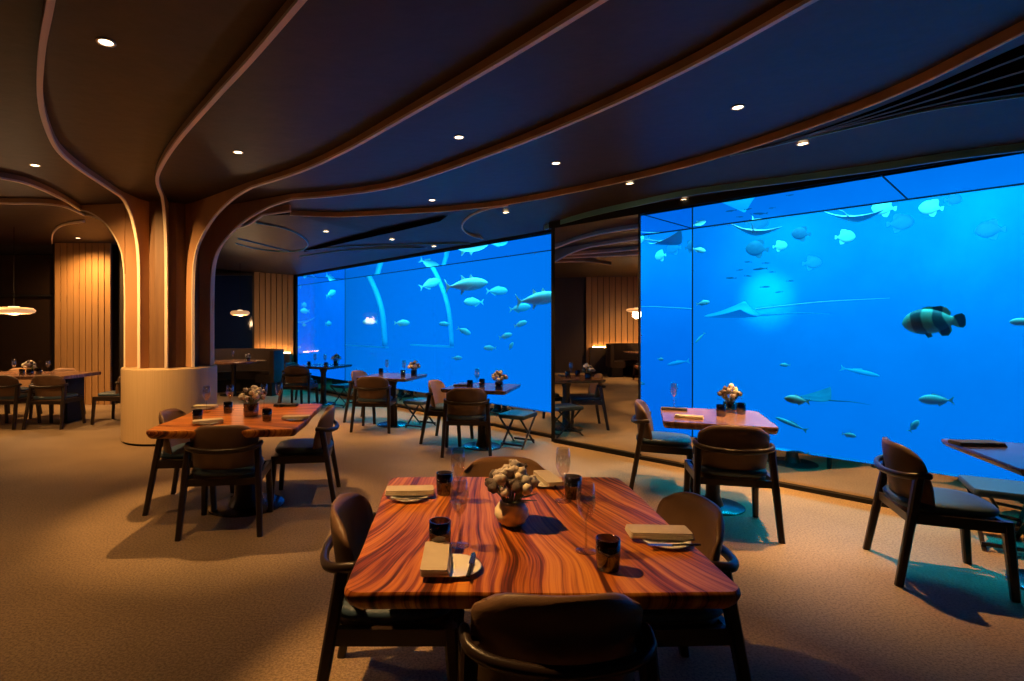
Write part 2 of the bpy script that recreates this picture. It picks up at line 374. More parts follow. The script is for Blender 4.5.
# ------------------------------------------------------------------ lower soffits and ribs
zr = 3.035
def P_(lst, z): return [at(px, py, z) for px, py in lst]
r5 = P_([(1024, 31), (900, 92), (800, 130), (700, 162), (600, 186), (512, 203), (450, 210), (400, 213), (340, 216), (290, 214.5)], ZS)
r5 = [r5[0]+(r5[0]-r5[1])*1.2]+r5
r5c = crom(r5, 6)
tail = [Vector((-3.35, 7.75, ZS)), Vector((-4.1, 8.05, ZS)), Vector((-5.4, 8.7, ZS)), Vector((-6.3, 10.5, ZS))]
edge5 = r5c+tail
from mathutils.bvhtree import BVHTree
wl = [RR-U1*.1, A0-N2*.02, LL-N2*.05, Vector((-6.3, 13.7, 0))]
cum = [0]
for a, b_ in zip(wl, wl[1:]): cum.append(cum[-1]+(b_-a).length)
def wline(t_):
    d = t_*cum[-1]
    for k in range(3):
        if d <= cum[k+1] or k == 2:
            f_ = (d-cum[k])/(cum[k+1]-cum[k]); p = wl[k].lerp(wl[k+1], f_); return Vector((p.x, p.y, 2.80 if k < 2 else 2.80+.2*f_))
e5 = edge5[:-1]+[edge5[-2].lerp(edge5[-1], .5), edge5[-1]]
ne = len(e5); rows = []
for i_, p in enumerate(e5):
    # foot of the sight line square to the window, so that the panel never folds over
    best = min((wline(k/400) for k in range(401)), key=lambda q: (Vector((q.x, q.y, 0))-Vector((p.x, p.y, 0))).length) if i_ < ne-3 else wline(1-(ne-1-i_)*.06)
    rows.append((p, best))
bm = B(); NS = 6; top = []
for p, q in rows: top.append([Vector(p).lerp(q, k/NS) for k in range(NS+1)])
V1 = [[bm.verts.new(v) for v in r] for r in top]
for a, b_ in zip(V1, V1[1:]):
    for k in range(NS):
        try: bm.faces.new((a[k], a[k+1], b_[k+1], b_[k]))
        except ValueError: pass
bmesh.ops.remove_doubles(bm, verts=bm.verts, dist=.0005)
BV = BVHTree.FromBMesh(bm)
ext = bmesh.ops.extrude_face_region(bm, geom=bm.faces[:])
for v in ext['geom']:
    if isinstance(v, bmesh.types.BMVert): v.co.z = ZC-.002
struct('ceiling_soffit', bm, 'ceiling', 'dark lower soffit in front of the aquarium windows', 'ceiling')
def atS(px, py, dz=0.):
    """where the sight line of a pixel meets the sloping soffit"""
    d = Vector(((px-PX)/F, 1, (PY-py)/F)).normalized(); h = BV.ray_cast(Vector((0, 0, CH)), d)
    p = h[0] if h[0] else at(px, py, 2.95); return Vector((p.x, p.y, p.z+dz))
def S_(lst, dz=0.): return [atS(a, b_, dz) for a, b_ in lst]
def strip(bm, pts, z0, z1, th=.02):
    """upright band along a plan path"""
    rings = []
    for i, p in enumerate(pts):
        d = (pts[min(i+1, len(pts)-1)]-pts[max(i-1, 0)]); d.z = 0; d.normalize(); n = Vector((-d.y, d.x, 0))*th/2
        a = z0[i] if isinstance(z0, list) else z0
        rings.append([Vector((p.x+n.x, p.y+n.y, a)), Vector((p.x-n.x, p.y-n.y, a)), Vector((p.x-n.x, p.y-n.y, z1)), Vector((p.x+n.x, p.y+n.y, z1))])
    loft(bm, rings)
bm = B(); strip(bm, r5c, ZS-.008, ZC-.003, .03); e5 = struct('trim_5', bm, 'rib_wood', 'broad brown timber rib edging the lower soffit', 'trim')
bm = B(); tube(bm, [p-Vector((0, 0, .008)) for p in r5c], .009, 6); obj('trim_edge', bm, 'trim_metal', e5, True)
r6 = S_([(1060, 139), (1024, 143.5), (950, 153), (874, 165), (780, 178), (692, 190), (640, 200.5), (582, 214), (545, 226)])
r6c = crom(r6, 5)
bm = B(); strip(bm, r6c, [p.z-.055 for p in r6c], ZC-.05, .03); struct('trim_6', bm, 'teal_trim', 'pale curved band along the soffit above right window', 'trim')
s2 = S_([(1080, 88), (1024, 95), (937, 108), (877, 121), (800, 139), (730, 155)], -.006); s2c = crom(s2, 4)
bm = B(); tube(bm, s2c, .008, 6); t7 = struct('trim_7', bm, 'teal_trim', 'thin pale line bordering the black air slots', 'trim', True)
sa = crom(S_([(1080, 24), (1024, 44), (900, 99), (800, 136), (735, 154.5)], -.004), 4); sb2 = crom(S_([(1080, 84), (1024, 92), (937, 106), (800, 138), (737, 155)], -.004), 4)
bm = B(); loft(bm, [[a, b_, b_+Vector((0, 0, .003)), a+Vector((0, 0, .003))] for a, b_ in zip(sa, sb2)]); obj('trim_slot', bm, 'void', t7)
for f_ in (.2, .5, .8):
    bm = B(); tube(bm, [p.lerp(q, f_)-Vector((0, 0, .004)) for p, q in zip(sa, sb2)], .012, 4, .5); obj('trim_slat', bm, 'wall_dark', t7)
def curl(pts, z, nm, label, m='teal_trim', r=.014):
    low = z < ZC-.05; bm = B(); c = crom(S_(pts) if low else P_(pts, z), 6)
    strip(bm, c, [p.z-.02 for p in c], max(p.z for p in c)+.03 if low else ZC-.002, .02); struct(nm, bm, m, label, 'trim')
curl([(508, 204.5), (485, 209), (468, 217), (462, 226), (468, 233), (482, 238), (500, 240)], ZS-.01, 'trim_8', 'pale hairpin curl of trim on the soffit, middle', 'trim_metal')
curl([(256, 222), (285, 228), (302, 236), (308, 244), (300, 250), (280, 251), (255, 248), (236, 243)], ZS-.01, 'trim_9', 'rounded nose of pale trim behind the column')
curl([(238, 238), (262, 244), (290, 251)], ZS-.01, 'trim_10', 'short straight pale trim behind the column')
curl([(300, 250), (345, 246), (400, 244), (470, 243)], ZS-.01, 'trim_11', 'faint long trim line above the left window')
curl([(300, 256), (350, 249.5), (420, 247), (470, 246.5)], ZS-.012, 'trim_12', 'second faint trim line just over the left window')
c = crom(S_([(448, 214), (400, 224), (350, 236), (304, 249)], -.02), 5); c2 = crom(S_([(440, 220), (400, 229.5), (350, 240.5), (304, 251)], -.02), 5)
bm = B(); loft(bm, [[a, b_, b_+Vector((0, 0, .003)), a+Vector((0, 0, .003))] for a, b_ in zip(c, c2)]); struct('trim_13', bm, 'void', 'long black air slot running over to the booth', 'trim')
curl([(52, 243), (53, 233), (62, 225), (84, 221)], ZC-.012, 'trim_14', 'curved pale trim above the amber boards', 'trim_metal')
# column
CC = Vector((-3.776, 7.30, 0)); RF = .535
col = thing('column', 'round column with cream fluted drum base and branching ribs', 'column', CC); col['kind'] = 'structure'
bm = B(); lathe(bm, [(.55, .03), (.578, .03), (.578, .95), (.565, .965), (.0001, .965)], 72)
for v in bm.verts:
    a = math.atan2(v.co.y, v.co.x); r = math.hypot(v.co.x, v.co.y)
    if r > .54: k = 1-.006*(.5+.5*math.cos(a*36)); v.co.x *= k; v.co.y *= k
obj('drum', bm, 'drum', col, 'auto')
bm = B(); lathe(bm, [(.53, .0), (.555, .0), (.555, .035), (.53, .035)], 48); obj('kick_plate', bm, 'black', col)
bm = B(); lathe(bm, [(.39, .965), (.39, ZC)], 20, cap=True); obj('core', bm, 'core_wood', col)
def circ(px, R=RF):
    """point of the column's circle nearest the camera on the sight line px"""
    r = (px-PX)/F; a = r*r+1; b_ = -2*(CC.x*r+CC.y); c = CC.x**2+CC.y**2-R*R; disc = max(b_*b_-4*a*c, 0)
    Z = (-b_-math.sqrt(disc))/(2*a); return Vector((r*Z, Z, 0))
def rib(foot, up, arc, nm, label, zr=zr):
    """foot plan point; up = points already at ceiling level (from the column outwards);
    arc = [(t, z)] along the straight plan line foot->up[0]"""
    core = CC+(foot-CC).normalized()*.30; core.z = 0
    low = [(core, .97), (foot, .97)]
    path = crom([up[0]]+up[1:], 6) if len(up) > 1 else up
    plan = [core, foot]; zs = [.97, .97]
    tr = [Vector((foot.x, foot.y, .97)), Vector((foot.x, foot.y, 1.6))]
    arcp = []
    for t_, z_ in arc:
        p = foot.lerp(Vector((up[0].x, up[0].y, 0)), t_); arcp.append(Vector((p.x, p.y, z_)))
    full = crom([Vector((foot.x, foot.y, arc[0][1]-.25))]+arcp+[Vector((p.x, p.y, zr)) for p in [up[0]]], 5)
    bm = B(); strip(bm, [core, foot], [.97, .97], ZC-.004, .03)
    allp = full+[Vector((p.x, p.y, zr)) for p in path[1:]]
    strip(bm, allp, [p.z for p in allp], ZC-.004, .03)
    root = struct(nm, bm, 'rib_wood', label, 'trim')
    bm = B(); tr = [Vector((foot.x, foot.y, .97))]+allp
    # flat edge strip, swept
    rings = []
    for i, p in enumerate(tr):
        d = (tr[min(i+1, len(tr)-1)]-tr[max(i-1, 0)]).normalized()
        h = Vector((d.x, d.y, 0))
        if h.length < .25: h = Vector((up[0].x-foot.x, up[0].y-foot.y, 0))
        h.normalize(); s = Vector((-h.y, h.x, 0)); n = s.cross(d).normalized()
        rings.append([p+s*.0165+n*.010, p+s*.0165-n*.010, p-s*.0165-n*.010, p-s*.0165+n*.010])
    loft(bm, rings); obj('trim_edge', bm, 'trim_metal', root)
    return root
ARC = [(0, 1.9), (.03, 2.32), (.14, 2.58), (.40, 2.83), (.72, 2.98)]
rib(circ(139), P_([(120, 196), (105, 186), (78, 168), (58, 150), (46, 125), (40, 95), (42, 50), (50, 5)], zr)+[Vector((-1.55, 2.15, zr)), Vector((-1.15, 1.65, zr))], ARC, 'trim_1', 'curved timber rib sweeping from column to upper left corner')
rib(circ(166), P_([(162, 196), (157, 180), (163, 163), (180, 138), (215, 98), (250, 60), (298, 4)], zr)+[Vector((-.33, 2.08, zr)), Vector((.0, 1.65, zr))], ARC, 'trim_2', 'curved timber rib bending right from the column top, second from left')
rib(circ(193), P_([(252, 187), (300, 171.5), (345, 151), (400, 120), (500, 62), (598, 2)], zr)+[Vector((1.08, 2.02, zr))], ARC, 'trim_3', 'long diagonal timber rib crossing the middle of the ceiling')
rib(circ(211), P_([(292, 199), (340, 195), (400, 185), (500, 151), (600, 110), (700, 62), (808, 2)], zr)+[Vector((1.95, 1.98, zr))], ARC, 'trim_4', 'long diagonal timber rib nearest the aquarium side')
f5 = CC+Vector((.44, .30, 0)); rib(f5, [Vector((-2.55, 7.35, ZS-.03)), Vector((-2.1, 7.1, ZS-.03))], ARC[:-1]+[(.72, 2.90)], 'trim_15', 'short arched rib on the far right side of column', ZS-.03)
f0 = CC+Vector((-.45, -.27, 0)); rib(f0, P_([(80, 210), (62, 199), (33, 186), (0, 178)], zr)+[Vector((-5.3, 5.0, zr))], ARC, 'trim_16', 'arched rib leaving the column to the far left')
f6 = CC+Vector((-.51, .10, 0)); rib(f6, P_([(84, 215), (62, 206), (30, 203.5), (0, 203)], zr)+[Vector((-6.5, 6.3, zr))], ARC, 'trim_17', 'arched rib behind the far left one')
# ------------------------------------------------------------------ furniture prototypes
def leg(bm, a, b_, r0, r1):
    a, b_ = Vector(a), Vector(b_); rings = []
    for t_, k in ((0, r0), (.5, (r0+r1)/2), (1, r1)):
        p = a.lerp(b_, t_); rings.append([p+Vector((x*k, y*k, 0)) for x, y in ((1, .6), (.6, 1), (-.6, 1), (-1, .6), (-1, -.6), (-.6, -1), (.6, -1), (1, -.6))])
    loft(bm, rings)
def make_chair(leather='leather'):
    t = thing('dining_chair', '', 'chair', group='upholstered dining chairs')
    for s in (-1, 1):
        bm = B(); leg(bm, (s*.275, -.275, 0), (s*.240, -.168, .632), .019, .024); obj('leg', bm, 'chair_wood', t)
        bm = B(); leg(bm, (s*.255, .245, 0), (s*.240, .215, .425), .019, .025); obj('leg', bm, 'chair_wood', t)
        bm = B(); box(bm, (s*.249, .0, .392), (.030, .43, .060)); obj('side_rail', bm, 'chair_wood', t)
    bm = B(); box(bm, (0, .215, .392), (.47, .028, .05)); obj('front_rail', bm, 'chair_wood', t)
    bm = B(); box(bm, (0, -.205, .380), (.49, .028, .050)); obj('rear_rail', bm, 'chair_wood', t)
    # wrap-around rail
    bm = B(); pts = crom([(-.254, -.115, .640), (-.254, -.155, .636), (-.237, -.205, .628), (-.165, -.250, .618), (0, -.276, .610), (.165, -.250, .618), (.237, -.205, .628), (.254, -.155, .636), (.254, -.115, .640)], 5)
    tube(bm, pts, [.010]+[.0165]*(len(pts)-2)+[.010], 8, 1.2); obj('back_rail', bm, 'chair_wood', t, True)
    # upholstered shell
    bm = B(); nu, nv = 14, 14; grids = []
    for side in (0, 1):
        g_ = []
        for j in range(nv+1):
            v = j/nv; row = []
            hw = .215+.022*min(v/.5, 1)
            if v > .76: hw *= 1-.15*((v-.76)/.24)**3.5
            if v < .12: hw *= 1-.15*((.12-v)/.12)**2
            for i in range(nu+1):
                u = -1+2*i/nu
                zz = .375+.415*v-(.045*abs(u)**5 if v > .76 else 0)*((v-.76)/.24 if v > .76 else 0)
                y = -.190-.055*v+(.105-.055*max(0, v-.45))*abs(u)**2.4
                th = .018*(1-.55*max(abs(u)**6, (2*v-1)**6))
                row.append(bm.verts.new((hw*u, y+(th if side == 0 else -th), zz)))
            g_.append(row)
        grids.append(g_)
    for side, g_ in enumerate(grids):
        for j in range(nv):
            for i in range(nu):
                f_ = (g_[j][i], g_[j][i+1], g_[j+1][i+1], g_[j+1][i]); bm.faces.new(f_ if side else f_[::-1])
    a, b_ = grids
    for i in range(nu):
        bm.faces.new((a[0][i], a[0][i+1], b_[0][i+1], b_[0][i])); bm.faces.new((a[nv][i+1], a[nv][i], b_[nv][i], b_[nv][i+1]))
    for j in range(nv):
        bm.faces.new((a[j+1][0], a[j][0], b_[j][0], b_[j+1][0])); bm.faces.new((a[j][nu], a[j+1][nu], b_[j+1][nu], b_[j][nu]))
    obj('backrest', bm, leather, t, True)
    # seat cushion and its moulded underside
    def ring(hx, hy, z, cy=.0, e=3.4, n=28):
        o_ = []
        for k in range(n):
            a_ = 2*PI*k/n; c_, s_ = math.cos(a_), math.sin(a_)
            o_.append(Vector((hx*abs(c_)**(2/e)*(1 if c_ >= 0 else -1), cy+hy*abs(s_)**(2/e)*(1 if s_ >= 0 else -1), z)))
        return o_
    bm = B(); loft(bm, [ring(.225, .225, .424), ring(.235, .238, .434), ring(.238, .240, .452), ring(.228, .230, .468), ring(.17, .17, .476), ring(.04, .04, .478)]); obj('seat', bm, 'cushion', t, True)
    bm = B(); loft(bm, [ring(.12, .12, .338), ring(.18, .175, .350), ring(.222, .215, .385), ring(.232, .225, .426)]); obj('seat_shell', bm, leather, t, True)
    return t
chair = make_chair(); tan_chair = make_chair('tan_leather'); tan_chair.name = 'dining_chair'
def put_chair(x, y, deg, label, proto=None, group='brown leather dining chairs'):
    """deg: 0 = faces away from the camera, +90 = faces left"""
    return inst(proto or chair, label, (x, y, 0), math.radians(deg), group)
def pedestal(t, r=.055, rb=.24, z=.68, m='chair_wood'):
    bm = B(); lathe(bm, [(r*1.5, .015), (r, .10), (r*.95, z-.1), (r*1.7, z)], 24, cap=True); obj('pedestal', bm, m, t, 'auto')
    bm = B(); lathe(bm, [(rb, 0), (rb, .010), (rb*.96, .016), (.03, .020)], 40, cap=True); obj('base_disc', bm, 'steel_base', t, 'auto')
mat('steel_base', (.10, .10, .12), .25, .8)
def table(name, label, x, y, deg, hx, hy, th, m, r=.07, wav=.0, seed=0, rp=.055, rb=.24):
    t = thing(name, label, 'table', (x, y, 0), math.radians(deg), 'square dining tables')
    bm = B(); o1 = rrect(hx, hy, r, 6, wav, seed); rings = []
    for k, z in ((.965, .75-th), (.985, .75-th*.75), (1., .75-th*.35), (.998, .75-th*.12), (.990, .75)):
        rings.append([Vector((p.x*k, p.y*k, z)) for p in o1])
    loft(bm, rings); obj('tabletop', bm, m, t, 'auto')
    pedestal(t, rp, rb, .75-th)
    return t
# ------------------------------------------------------------------ tables
table('dining_table', 'large foreground dining table with flowing orange wood grain', .266, 2.085, 0, .565, .585, .055, 'slab_wood', .045, .014, 3, .09, .30)
table('dining_table', 'orange wood dining table beside the cream drum column', -1.70, 4.52, 95, .66, .535, .058, 'slab_wood', .05, .02, 9, .10, .30)
T3c = (2.19, 4.50); table('dining_table', 'small table of reddish wood before the right window', *T3c, -20, .40, .42, .055, 'rose_slab', .03, .006, 2)
T4c = (3.49, 3.06); table('dining_table', 'dark table cut off by the right frame edge', *T4c, -20, .40, .42, .04, 'dark_slab', .02)
T5c = (.40, 6.73); table('dining_table', 'dark table nearest the mirrored pier', *T5c, -20, .40, .42, .045, 'dark_slab', .02)
T6c = (-.87, 8.22); table('dining_table', 'dark table in the middle of the left window', *T6c, -20, .40, .42, .045, 'dark_slab', .02)
T7c = (-2.45, 10.45); table('dining_table', 'dark table at the far left end of left window', *T7c, -20, .40, .42, .045, 'dark_slab', .02)
# chairs round the big table
put_chair(.295, 1.645, 0, 'brown leather chair seen from behind, cut by bottom frame edge')
put_chair(-.215, 2.17, -90, 'brown leather chair at left side of foreground table')
put_chair(.800, 2.17, 92, 'brown leather chair at right side of foreground table')
put_chair(.29, 2.68, 180, 'tan leather chair at far side of foreground table', tan_chair)
put_chair(-1.665, 4.08, 8, 'chair seen from behind at table beside the column')
put_chair(-2.17, 4.58, -84, 'chair between the column drum and its nearest table')
put_chair(-1.27, 4.73, 98, 'chair at right side of table beside the column')
put_chair(2.09, 4.06, -14, 'chair seen from behind before the right window table')
put_chair(2.0, 5.06, -112, 'chair with blue-lit seat left of the right window table', group='brown leather dining chairs')
put_chair(2.945, 3.265, -112, 'chair nearest the right frame edge, side view')
put_chair(.20, 6.43, -3, 'chair seen from behind at table nearest the mirrored pier')
put_chair(-.02, 7.05, -110, 'tan chair left of the table nearest the mirrored pier', tan_chair)
put_chair(-1.09, 7.88, -8, 'chair seen from behind at middle left window table')
put_chair(-1.30, 8.60, -110, 'chair on far left side of the middle left window table')
put_chair(-2.78, 10.0, -6, 'chair seen from behind at farthest left window table')
put_chair(-2.98, 10.65, -110, 'chair on far left side of farthest left window table')
# crossed-leg stools on the window side of the tables
def make_stool():
    t = thing('folding_stool', '', 'stool', group='crossed-leg stools by the windows')
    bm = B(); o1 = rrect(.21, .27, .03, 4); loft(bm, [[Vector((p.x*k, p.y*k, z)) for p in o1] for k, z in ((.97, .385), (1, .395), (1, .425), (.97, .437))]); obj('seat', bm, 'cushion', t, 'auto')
    for s in (-1, 1):
        for d in (-1, 1):
            bm = B(); leg(bm, (s*.165+.014*d, -d*.26, 0), (s*.165+.014*d, d*.24, .385), .015, .015); obj('leg', bm, 'chair_wood', t)
    for y in (-.235, .235):
        bm = B(); box(bm, (0, y, .045), (.33, .02, .025)); obj('stretcher', bm, 'chair_wood', t)
    return t
stool = make_stool()
def off(c, a, b_):
    lx, ly = Vector((.94, -.342)), Vector((.342, .94)); v = Vector(c)+lx*a+ly*b_; return v.x, v.y
for c, lab, a, b_ in ((T4c, 'low crossed-leg stool behind the table at right frame edge', .05, .70), (T5c, 'low crossed-leg stool beside table nearest the mirrored pier', .40, .24),
                (T6c, 'low crossed-leg stool beside middle left window table', .46, .0), (T7c, 'low crossed-leg stool beside farthest left window table', .52, -.08)):
    x, y = off(c, a, b_); inst(stool, lab, (x, y, 0), math.radians(-20-12), 'crossed-leg stools by the windows').scale = (.85, .80, .93)
# long table at far left
t = thing('long_table', 'long dark table before the amber boards', 'table', (-6.9, 8.55, 0))
bm = B(); o1 = rrect(1.10, .45, .03, 4); loft(bm, [[Vector((p.x, p.y, z)) for p in o1] for z in (.70, .75)]); obj('tabletop', bm, 'rose_slab', t, 'auto')
for s in (-1, 1):
    bm = B(); box(bm, (s*.93, 0, .35), (.10, .42, .70)); bmesh.ops.bevel(bm, geom=bm.edges[:], offset=.015, segments=2, affect='EDGES'); obj('leg', bm, 'black', t)
put_chair(-5.93, 8.13, 0, 'chair seen from behind at long table, right one')
put_chair(-6.62, 8.13, 0, 'chair cut by left frame edge at long table')
put_chair(-6.55, 9.0, 180, 'tan chair at far side of long table, right one', tan_chair)
put_chair(-7.3, 9.0, 180, 'tan chair at far side of long table, by frame edge', tan_chair)
put_chair(-5.22, 8.5, 90, 'chair at head of long table, half hidden by drum')
# booths
def booth(x, y, deg, lt, ls, r=1.02, span=110, table_r=(.62, .42)):
    s = thing('booth_sofa', ls, 'sofa', (x, y, 0), math.radians(deg), 'curved booth sofas')
    def arc(r0, r1, z0, z1, top=0):
        bm = B(); n = 26; rings = []
        for i in range(n+1):
            a = math.radians(90-span+2*span*i/n); c, s_ = math.cos(a), math.sin(a)
            rings.append([Vector((r0*c, r0*s_, z0)), Vector((r1*c, r1*s_, z0)), Vector((r1*c, r1*s_, z1)), Vector((r0*c*1.03, r0*s_*1.03, z1))])
        loft(bm, rings); return bm
    obj('plinth', arc(r-.42, r-.05, 0, .28), 'black', s, 'auto'); obj('seat', arc(r-.50, r-.08, .28, .46), 'sofa', s, 'auto'); obj('backrest', arc(r-.13, r, .30, .98), 'sofa', s, 'auto')
    t = thing('booth_table', lt, 'table', (x, y-.12, 0), math.radians(deg), 'booth tables')
    bm = B(); lathe(bm, [(.60, .71), (.62, .72), (.62, .745), (.61, .75), (.001, .75)], 40)
    obj('tabletop', bm, 'rose_slab', t, 'auto'); pedestal(t, .05, .28, .715)
    return s
booth(-4.74, 11.95, 0, 'round reddish table in the booth right of the column', 'curved brown booth sofa before the lit boards')
booth(-8.2, 3.55, 90, 'round booth table on the left wall, reflected in the pier', 'curved booth sofa on left wall, reflected in the pier')
put_chair(-7.1, 3.7, 85, 'dining chair at booth on the left wall, reflected in the pier')
def gstrip(p, q, lab):
    bm = B(); d = Vector(q)-Vector(p); box(bm, (Vector(p)+Vector(q))/2, (d.length, .03, .02), Matrix.Rotation(math.atan2(d.y, d.x), 3, 'Z'))
    o = obj('light_strip', bm, 'glow_strip'); tag(o, lab, 'light'); return o
gstrip((-4.85, 13.44, .852), (-3.98, 13.44, .852), 'warm light strip behind booth sofa at foot of boards')
gstrip((-9.25, 2.6, .852), (-9.25, 4.8, .852), 'warm light strip behind the left wall booth sofa')
# shelf that carries the strips
for i, (p, q) in enumerate((((-4.95, 13.40), (-3.95, 13.40)), ((-9.22, 2.5), (-9.22, 4.9)))):
    bm = B(); d = Vector(q)-Vector(p); c = (Vector(p)+Vector(q))/2
    box(bm, (c.x, c.y, .42), (d.length, .16, .84), Matrix.Rotation(math.atan2(d.y, d.x), 3, 'Z'))
    o = obj('trim_%d' % (20+i), bm, 'wall_dark'); tag(o, ('low dark ledge behind the booth right of column', 'low dark ledge behind the booth on left wall')[i], 'ledge', kind='structure')
# pendant lamps
def pendant(p, r, lab):
    t = thing('pendant_lamp', lab, 'lamp', p, 0, 'disc pendant lamps')
    bm = B(); lathe(bm, [(r*.30, .030), (r*.62, .058), (r*.86, .048), (r*.99, .020), (r, 0), (r*.93, -.026), (r*.70, -.046), (r*.40, -.042), (r*.28, -.02), (r*.30, .030)], 36); obj('lamp_shade', bm, 'lamp_glow', t, True)
    bm = B(); lathe(bm, [(.001, .075), (r*.26, .070), (r*.29, .03), (r*.29, -.03), (r*.22, -.058), (.001, -.062)], 24); obj('diffuser', bm, 'lamp_core', t, True)
    bm = B(); tube(bm, [(0, 0, .05), (0, 0, ZC-p[2]-.02)], .005, 6); obj('cord', bm, 'black', t)
    l = bpy.data.lights.new('glow', 'POINT'); l.energy = 32; l.color = (1, .62, .32); l.shadow_soft_size = .12; lo = bpy.data.objects.new('glow', l); COL.objects.link(lo); lo.parent = t; lo.location = (0, 0, -.12)
p = (cpx(14, 8.6), 8.6, CH+16*8.6/F); pendant(p, .28, 'glowing disc pendant lamp over the long table')
p = (cpx(240, 11.9), 11.9, CH+16*11.9/F-.05); pendant(p, .20, 'glowing disc pendant lamp over the booth by column')
pendant((-7.9, 3.75, 1.98), .30, 'glowing disc pendant lamp over the left wall booth')
# ------------------------------------------------------------------ tableware
def make_flute():
    t = thing('champagne_flute', '', 'glass', group='wine glasses')
    bm = B(); lathe(bm, [(.001, .004), (.030, .003), (.034, 0), (.034, .002), (.010, .007), (.004, .012), (.0035, .095), (.006, .102)], 24); obj('stem', bm, 'clear_glass', t, True)
    bm = B(); lathe(bm, [(.004, .100), (.016, .112), (.027, .135), (.0315, .16), (.030, .190), (.0255, .225), (.0240, .225), (.0285, .190), (.030, .16), (.0255, .136), (.014, .114), (.002, .104)], 24); obj('bowl', bm, 'clear_glass', t, True)
    return t
def make_tumbler():
    bm = B(); lathe(bm, [(.001, .001), (.030, 0), (.034, .004), (.037, .05), (.036, .095), (.034, .095), (.035, .05), (.031, .016), (.001, .014)], 24)
    o = obj('tumbler', bm, 'smoke_glass', None, True); tag(o, '', 'glass', 'smoked tumblers'); return o
def make_napkin(m='linen'):
    t = thing('folded_napkin', '', 'napkin', group='folded linen napkins')
    bm = B(); n = 16
    for L_, (z0, z1, sx, sy) in enumerate(((0, .008, .108, .043), (.0082, .015, .106, .0415), (.0152, .021, .104, .0405))):
        o1 = rrect(sx, sy, .008, 3)
        loft(bm, [[Vector((p.x*k, p.y*k+(.002*L_), z+.0012*math.sin(p.x*40+L_))) for p in o1] for k, z in ((.99, z0), (1., (z0+z1)/2), (.99, z1))])
    obj('folds', bm, m, t, 'auto')
    return t
def make_plate():
    bm = B(); lathe(bm, [(.001, .001), (.055, 0), (.058, .003), (.078, .010), (.082, .013), (.078, .0135), (.055, .006), (.001, .005)], 36)
    o = obj('side_plate', bm, 'plate', None, True); tag(o, '', 'plate', 'side plates'); return o
def make_knife():
    t = thing('butter_knife', '', 'knife', group='butter knives')
    bm = B(); o1 = [(-.008, 0), (.008, 0), (.009, .06), (.004, .085), (-.006, .08)]; prism(bm, o1, 0, .002); obj('blade', bm, 'steel', t)
    bm = B(); tube(bm, [(0, 0, .003), (0, -.03, .004), (0, -.09, .004)], [.004, .005, .006], 8, .6); obj('handle', bm, 'black', t, True)
    return t
flute, tumbler, napkin, plate, knife = make_flute(), make_tumbler(), make_napkin(), make_plate(), make_knife()
dark_napkin = make_napkin('dark_linen'); dark_napkin.name = 'folded_napkin'; dark_napkin['group'] = 'dark folded napkins'
TZ = .7505
def tp(px, py): v = at(px, py, TZ); return v
FT = 'foreground table'
for (x, y), s in (((458, 502), 'far left'), ((459.5, 545), 'near left'), ((586, 551), 'near right'), ((563, 501), 'far right')):
    inst(flute, 'champagne flute on the foreground table, %s of the vase' % s, tp(x, y), 0, 'champagne flutes on the foreground table')
for (x, y), s in (((444.5, 494), 'far left'), ((440, 549), 'near left, by the upright napkin'), ((573, 498), 'far right'), ((608, 569), 'near right')):
    inst(tumbler, 'smoked tumbler on foreground table, %s' % s, tp(x, y), 0, 'smoked tumblers on the foreground table')
for (x, y), a, s, (dx, dy) in (((410, 496), 3, 'at the left chair', (0, -.03)), ((437, 566), 88, 'beside the near left tumbler', (.055, -.02)), ((659, 539), -4, 'at the right chair', (.01, -.03)), ((549, 483), 100, 'at the far chair', (-.03, -.02))):
    c = tp(x, y); inst(plate, 'white side plate under the napkin %s' % s, (c.x+dx, c.y+dy, TZ), 0, 'side plates on the foreground table')
    inst(napkin, 'folded beige napkin on foreground table %s' % s, (c.x, c.y, TZ+.0138), math.radians(a), 'folded beige napkins on the foreground table')
    inst(knife, 'butter knife on the plate %s' % s, (c.x+dx+(.050 if a > 50 else .0), c.y+dy-(.0 if a > 50 else .062), TZ+.0142), math.radians(-8 if a > 50 else 88), 'butter knives')
def ball(bm, c, r, seed, lump=.25):
    m4 = Matrix.Translation(c); res = bmesh.ops.create_icosphere(bm, subdivisions=2, radius=r, matrix=m4)
    for v in res['verts']:
        d = (v.co-Vector(c)).normalized(); v.co += d*r*lump*noise.noise(d*4+Vector((seed, 0, 0)))*1.6
